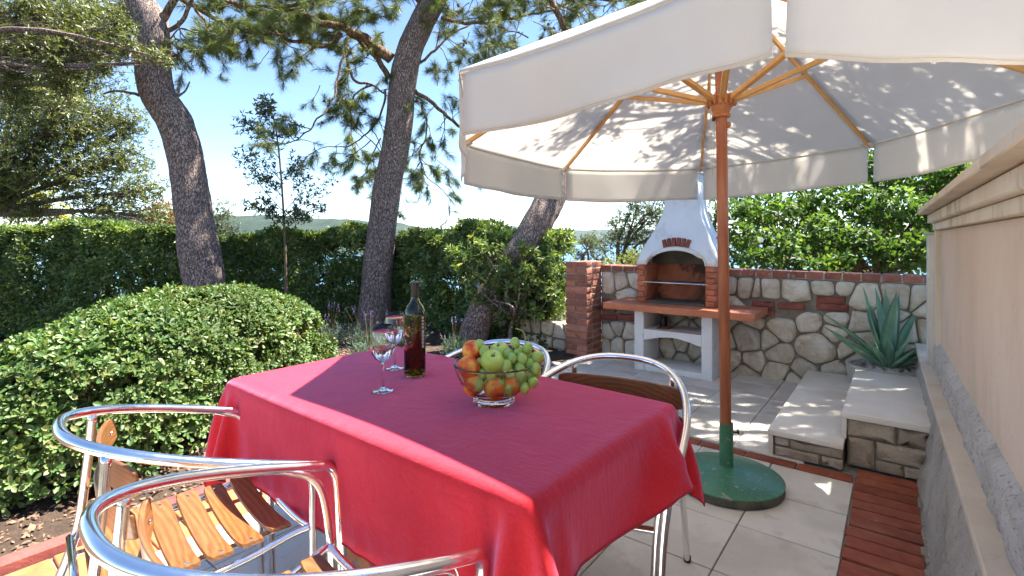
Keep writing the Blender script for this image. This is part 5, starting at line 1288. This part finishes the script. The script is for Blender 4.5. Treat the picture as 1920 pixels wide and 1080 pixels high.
# left leaning pine
D1 = 6.2
P1 = empty('pine_tree', floor_at((392 - 960) / FPX * D1, D1), label='thick pine with a curved leaning trunk left of the middle, bush at its foot', cat='tree')
q, _, _ = trunk_mesh([(398, 640), (384, 538), (371, 450), (358, 360), (346, 285), (326, 226), (296, 176), (286, 125), (291, 80), (284, 40), (262, 0), (235, -60), (200, -160), (150, -300), (110, -450)], [76, 71, 67, 60, 59, 60, 58, 59, 55, 54, 50, 42, 36, 22, 6], D1, seed=9)
add_world('trunk', q, M['bark'], P1)
S1 = px_branches(P1, [([(338, 208), (336, 185), (334, 158)], .022, .012), ([(337, 178), (350, 168), (358, 155)], .014, .008), ([(262, 180), (240, 172), (215, 170), (196, 175)], .02, .010)], D1, 'bark')
S1b = px_branches(P1, [([(300, 45), (315, 20), (330, -10)], .05, .04), ([(302, 60), (330, 52), (350, 20), (365, -10)], .03, .02), ([(330, -10), (400, 35), (470, 60), (540, 62)], .035, .012, [6.2, 6.3, 6.5, 6.6]), ([(340, -20), (420, 0), (500, 20), (560, 15)], .035, .015, [6.2, 6.4, 6.5, 6.6]), ([(365, 10), (390, 55), (420, 85), (450, 80)], .02, .008), ([(330, 40), (345, 70), (370, 80)], .012, .005), ([(320, 70), (340, 55), (365, 60)], .010, .004)], D1)
pine_twigs(P1, anchors_from(S1b[2:], [9, 9, 7, 3, 3], .34, .0, 14), M['needle'], 5, 60, 50, .115, 2)

# right leaning pine, half in the hedge, its head hidden by the parasol
D3 = [5.9, 5.95, 6.0, 6.05, 6.1, 6.2, 6.3, 6.4, 6.5, 6.6]
P3 = empty('pine_tree', floor_at((886 - 960) / FPX * 5.9, 5.9), label='pine leaning right out of the hedge, its head hidden behind the parasol', cat='tree')
q, _, _ = trunk_mesh([(880, 655), (897, 600), (920, 555), (955, 505), (990, 450), (1010, 413), (1026, 385), (1042, 350), (1062, 300), (1085, 220), (1120, 110), (1190, 60), (1260, 20)], [58, 52, 52, 54, 56, 56, 55, 52, 48, 44, 40, 24, 6], [5.9] + D3 + [6.7, 6.8], seed=15)
add_world('trunk', q, M['bark'], P3)
pc = at(1130, 40, 6.8); an = [(pc + Vector((random.gauss(0, .9), random.gauss(0, .9), random.gauss(.6, .5))), (random.gauss(0, 1), random.gauss(0, 1), .2), .5) for _ in range(26)]
S3 = px_branches(P3, [([(1090, 200), (1060, 60), (1000, -60)], .06, .03, [6.6, 6.8, 7]), ([(1100, 150), (1180, 20), (1260, -80)], .06, .03, [6.6, 6.6, 6.6])], 6.6)
pine_twigs(P3, an + anchors_from(S3, 8, .5, .1, 31), M['needle'], 6, 30, 34, .085, 2)

# ---- generic broadleaf tree: clumps of rosettes on a branch skeleton
def broadleaf(name, base, clumps, mat, label, group=None, leaf=.055, per=90, k=6, wr=.36, trunk_r=.09, cat='tree', tmat='bark', seed=0, tilt=(25, 90), hub=None, shell=.35, skel=True):
    rr = random.Random(seed); e_ = empty(name, base, label=label, cat=cat, group=group); C_ = []; A_ = []; segs = []
    hub = hub or (Vector(base) + Vector((0, 0, .3 * (max(c[0].z for c in clumps) - base[2]))))
    for c_, r_ in clumps:
        m_ = int(per * (r_ / .5) ** 2); rr_ = rng.random(m_) ** shell; u_ = unit(rng.standard_normal((m_, 3))); n3 = np.array([noise.noise(Vector(c_) + Vector(q) * 1.7) for q in u_])
        P_ = np.array(c_)[None] + u_ * (r_ * rr_ * (1 + .5 * n3))[:, None] * np.array([1, 1, .85]); C_.append(P_); A_.append(u_ + rng.normal(0, .5, u_.shape) + np.array([0, 0, .25]))
        c0 = Vector(c_); mid = hub.lerp(c0, .55) + Vector((rr.gauss(0, .12), rr.gauss(0, .12), rr.gauss(0, .08)))
        segs.append((smooth_path([hub, mid, c0], 5), lerp_list([trunk_r * .5, trunk_r * .28, trunk_r * .10], 11)))
        for i in range(max(4, m_ // 14)):
            t_ = Vector(P_[rr.randrange(m_)]); s_ = mid.lerp(c0, rr.uniform(.2, 1.0)); segs.append((smooth_path([s_, s_.lerp(t_, .5) + Vector((rr.gauss(0, .04), rr.gauss(0, .04), rr.gauss(0, .04))), t_], 2), lerp_list([trunk_r * .11, .003], 5)))
    if skel: segs.append((smooth_path([Vector(base) - Vector((0, 0, .1)), Vector(base).lerp(hub, .5) + Vector((rr.gauss(0, .06), rr.gauss(0, .06), 0)), hub], 5), lerp_list([trunk_r, trunk_r * .7], 11)))
    C_ = np.concatenate(C_); A_ = np.concatenate(A_); leaves('crown', *rosettes(C_, A_, k, leaf, tilt, wr), M[mat], e_, .1, 'oval'); twigs('trunk', segs, M[tmat], e_, 6); return e_
def cl(lst, d): return [(at(u, v, dd if dd else d), r_ / FPX * (dd if dd else d)) for (u, v, r_, dd) in [(q + (None,))[:4] for q in lst]]
# big evergreen oak beyond the hedge, left
broadleaf('evergreen_oak', floor_at(-9.6, 9.9), cl([(20, 60, 90, 10), (110, 40, 80, 10.4), (60, 160, 90, 9.6), (150, 130, 70, 10.2), (90, 250, 90, 9.4), (190, 220, 70, 10), (20, 300, 80, 9), (140, 330, 75, 9.6), (225, 300, 62, 10), (265, 360, 50, 10), (200, 390, 50, 9.8), (60, 390, 45, 9.6), (290, 405, 34, 10), (180, 60, 70, 10.6), (240, 240, 36, 10.2), (-60, 200, 90, 9.6), (-60, 60, 90, 10), (-50, 340, 80, 9.2), (110, 200, 60, 9), (240, 20, 50, 10.6)], 9.6),
          'l_oak', 'big spreading evergreen oak filling the left edge beyond the hedge', leaf=.062, per=340, k=6, trunk_r=.14, seed=3, hub=at(-30, 400, 9.7), shell=.45)
# nearer bough crossing in front of the left pine
broadleaf('evergreen_oak', floor_at(-6.9, 5.4), cl([(60, 95, 60, 5.4), (130, 85, 50, 5.3), (195, 82, 42, 5.2), (245, 92, 34, 5.1), (290, 106, 26, 5.0), (320, 116, 15, 4.95), (150, 40, 50, 5.5), (220, 45, 36, 5.3), (60, 20, 60, 5.6), (-30, 60, 70, 5.6), (100, 130, 32, 5.2), (190, 128, 20, 5.1), (20, 150, 40, 5.4), (110, 160, 34, 5.4), (160, 110, 40, 5.6), (90, 50, 50, 5.9), (180, 20, 44, 5.8), (40, 190, 40, 5.6), (230, 70, 30, 5.5)], 5.3),
          'l_oak', 'nearer oak bough reaching across the left pine trunk', leaf=.05, per=520, k=6, trunk_r=.08, seed=8, hub=at(-260, 120, 5.6), shell=.5)
bq = cl([(30, 385, 46), (70, 360, 30), (110, 400, 24)], 13.5); broadleaf('shrub_tree', floor_at(-13.2, 13.5), bq, 'l_yellow', 'sunlit yellow green tree glimpsed through the oak at far left', leaf=.09, per=140, k=6, seed=5)
broadleaf('shrub_tree', floor_at(-8.6, 12.2), cl([(312, 400, 40), (330, 430, 34), (282, 425, 30)], 12.2), 'l_rust', 'rusty brown tree behind the left pine trunk above the hedge', leaf=.07, per=200, k=6, seed=6)
broadleaf('shrub_tree', floor_at(-7.4, 12), cl([(415, 395, 26), (408, 425, 30), (432, 430, 20), (395, 440, 26)], 12), 'l_olive', 'olive green treetop just right of the left pine trunk', leaf=.06, per=220, k=6, seed=7)
# sapling
SPd = 7.0; b_ = at(535, 640, SPd); b_.z = 0
SP = empty('sapling', b_, label='slender young tree with sparse dark leaves against the sky', cat='tree')
segs = []; C_ = []; A_ = []
stem = smooth_path([b_, at(536, 545, SPd), at(534, 450, SPd), at(527, 330, SPd), at(517, 240, SPd), at(505, 196, SPd)], 6); segs.append((stem, lerp_list([.026, .018, .012, .005], len(stem))))
for (a, b, *rest) in [((535, 400), (490, 350), (462, 300)), ((532, 345), (490, 300), (455, 290)), ((526, 300), (480, 245), (450, 225)), ((522, 275), (545, 248), (556, 240)), ((530, 400), (565, 360), (575, 335)), ((533, 405), (580, 375), (618, 345)), ((534, 430), (575, 400), (605, 385)), ((534, 440), (500, 400), (470, 385)), ((517, 240), (500, 220), (490, 200)), ((520, 262), (495, 250), (470, 240)), ((530, 370), (505, 340), (485, 335)), ((528, 340), (550, 320), (558, 300)), ((534, 420), (555, 400), (570, 408)), ((510, 215), (500, 200), (498, 192)), ((536, 430), (510, 395), (500, 385))]:
    pts = smooth_path([at(*a, SPd), at(*b, SPd + random.uniform(-.2, .2)), at(*rest[0], SPd + random.uniform(-.35, .35))], 6); segs.append((pts, lerp_list([.007, .002], len(pts))))
    for i in range(3, len(pts)):
        for _ in range(5): C_.append(pts[i] + Vector((random.gauss(0, .06), random.gauss(0, .06), random.gauss(0, .06)))); A_.append(((pts[i] - pts[i - 1]).normalized() + Vector((random.gauss(0, .6), random.gauss(0, .6), .4))))
C_ = np.array([list(q) for q in C_]); A_ = np.array([list(q) for q in A_]); leaves('crown', *rosettes(C_, A_, 5, .058, (25, 80), .34), M['l_sap'], SP, .1, 'oval'); twigs('trunk', segs, M['twig'], SP, 6)
# trees behind the barbecue and the wall
broadleaf('small_tree', floor_at(2.2, 10.4), cl([(1180, 405, 30), (1195, 440, 36), (1160, 440, 32), (1215, 400, 30), (1195, 385, 24), (1150, 415, 18), (1238, 385, 24), (1235, 410, 30), (1110, 450, 22), (1180, 475, 34), (1232, 440, 30), (1130, 465, 22)], 10.4), 'l_olive', 'small grey green tree left of the barbecue chimney', leaf=.055, per=260, k=6, seed=10, shell=.5)
broadleaf('small_tree', floor_at(1.35, 9.8), cl([(1110, 460, 26), (1095, 450, 16), (1130, 485, 26), (1085, 478, 18)], 9.8), 'l_olive', 'low olive toned tree above the brick pillar', leaf=.045, per=300, k=6, seed=11, shell=.5)
broadleaf('shrub', floor_at(1.95, 8.2), cl([(1165, 495, 24), (1195, 490, 26), (1215, 480, 22), (1145, 500, 20), (1180, 480, 18)], 8.2), 'l_bright', 'pale yellow green shrub just behind the wall left of the barbecue', leaf=.035, per=480, k=7, seed=12, cat='bush')
broadleaf('small_tree', floor_at(3.3, 8.4), cl([(1340, 400, 34), (1330, 440, 30), (1350, 370, 26), (1340, 480, 30), (1300, 390, 26), (1250, 400, 20)], 8.4), 'l_hedge', 'dark green conifer like tree between chimney and parasol pole', leaf=.04, per=420, k=7, seed=13)
fcl = [(1400, 450, 42, 6.9), (1390, 400, 34, 7.2), (1450, 400, 44, 7.2), (1470, 465, 46, 6.7), (1520, 380, 44, 7.4), (1540, 440, 50, 6.8), (1600, 380, 50, 7), (1610, 460, 48, 6.5), (1660, 330, 44, 7.2), (1670, 400, 52, 6.7), (1690, 470, 48, 6.2), (1740, 340, 46, 6.9), (1750, 400, 50, 6.4), (1740, 460, 46, 6.1), (1790, 320, 40, 6.7), (1800, 400, 50, 6.2), (1830, 340, 50, 6.4), (1420, 490, 30, 6.5), (1560, 495, 34, 6.3), (1640, 300, 36, 7.4), (1500, 500, 30, 6.4)]
broadleaf('fig_tree', floor_at(5.0, 6.9), cl(fcl, 6.8), 'l_fig', 'bright green broad leaved tree spreading behind the stone wall', leaf=.085, per=190, k=6, wr=.52, trunk_r=.07, seed=20, tmat='bark2', hub=at(1640, 520, 6.9), tilt=(20, 95))
fdk = [(u + random.uniform(-30, 30), v + random.uniform(-20, 20), 50, 8.3) for u in range(1400, 1860, 70) for v in (350, 420, 480)]
broadleaf('fig_tree', floor_at(6.2, 8.3), cl(fdk, 8.3), 'l_fig', 'second leafy tree in the shade behind the bright green one', leaf=.085, per=120, k=6, wr=.5, trunk_r=.07, seed=21, tmat='bark2', hub=at(1640, 520, 8.3))
# evergreen tree standing beyond the terrace wall; its crown (above the frame) dapples the parasol and the patio
rr4 = random.Random(77); c4 = []
for k in range(64):
    a = rr4.uniform(0, 2 * PI); r_ = 2.3 * math.sqrt(rr4.random()); t_ = rr4.uniform(4.0, 5.6)
    c_ = Vector((-.85, 3.62, 0)) + SUN / SUN.z * t_ + Vector((math.cos(a) * r_, math.sin(a) * r_ * .95, 0)); c4.append((c_, rr4.uniform(.26, .46)))
broadleaf('evergreen_oak', Vector((3.2, 6.6, 0)), c4, 'l_oak', 'evergreen oak beyond the terrace wall whose high crown shades the parasol', leaf=.06, per=380, k=6, trunk_r=.16, seed=44, hub=Vector((2.4, 6.5, 3.2)), shell=.5)
# leafy boughs of the hedge shrub in front of the right leaning pine
broadleaf('leafy_shrub', floor_at(.02, 5.75), cl([(930, 520, 34), (962, 548, 34), (925, 478, 30), (975, 505, 36), (1005, 530, 30), (905, 560, 22), (950, 590, 26), (1030, 490, 26), (990, 470, 22), (1000, 580, 28), (880, 520, 26), (860, 480, 30), (895, 455, 22), (1035, 545, 24)], 5.75), 'l_hedge', 'leafy evergreen shrub with a few yellow leaves wrapped round the right leaning pine', leaf=.068, per=260, k=8, trunk_r=.03, seed=45, cat='bush', shell=.5)
# ---- air
hz_ = MB(); hz_.box((-46000, -46000, -60), (46000, 46000, 400)); hm_, t, p = new_mat('haze_air'); t.nodes.remove(p)
vp = N(t, 'ShaderNodeVolumePrincipled'); vp.inputs['Color'].default_value = (.80, .90, 1.0, 1); vp.inputs['Density'].default_value = HAZE; vp.inputs['Anisotropy'].default_value = .2
t.links.new(vp.outputs[0], t.nodes['Material Output'].inputs['Volume'])
if HAZE > 0: o = build('haze', hz_, hm_, None, smooth=False); tag(o, 'thin pale sea haze in the air', 'haze', kind='stuff')
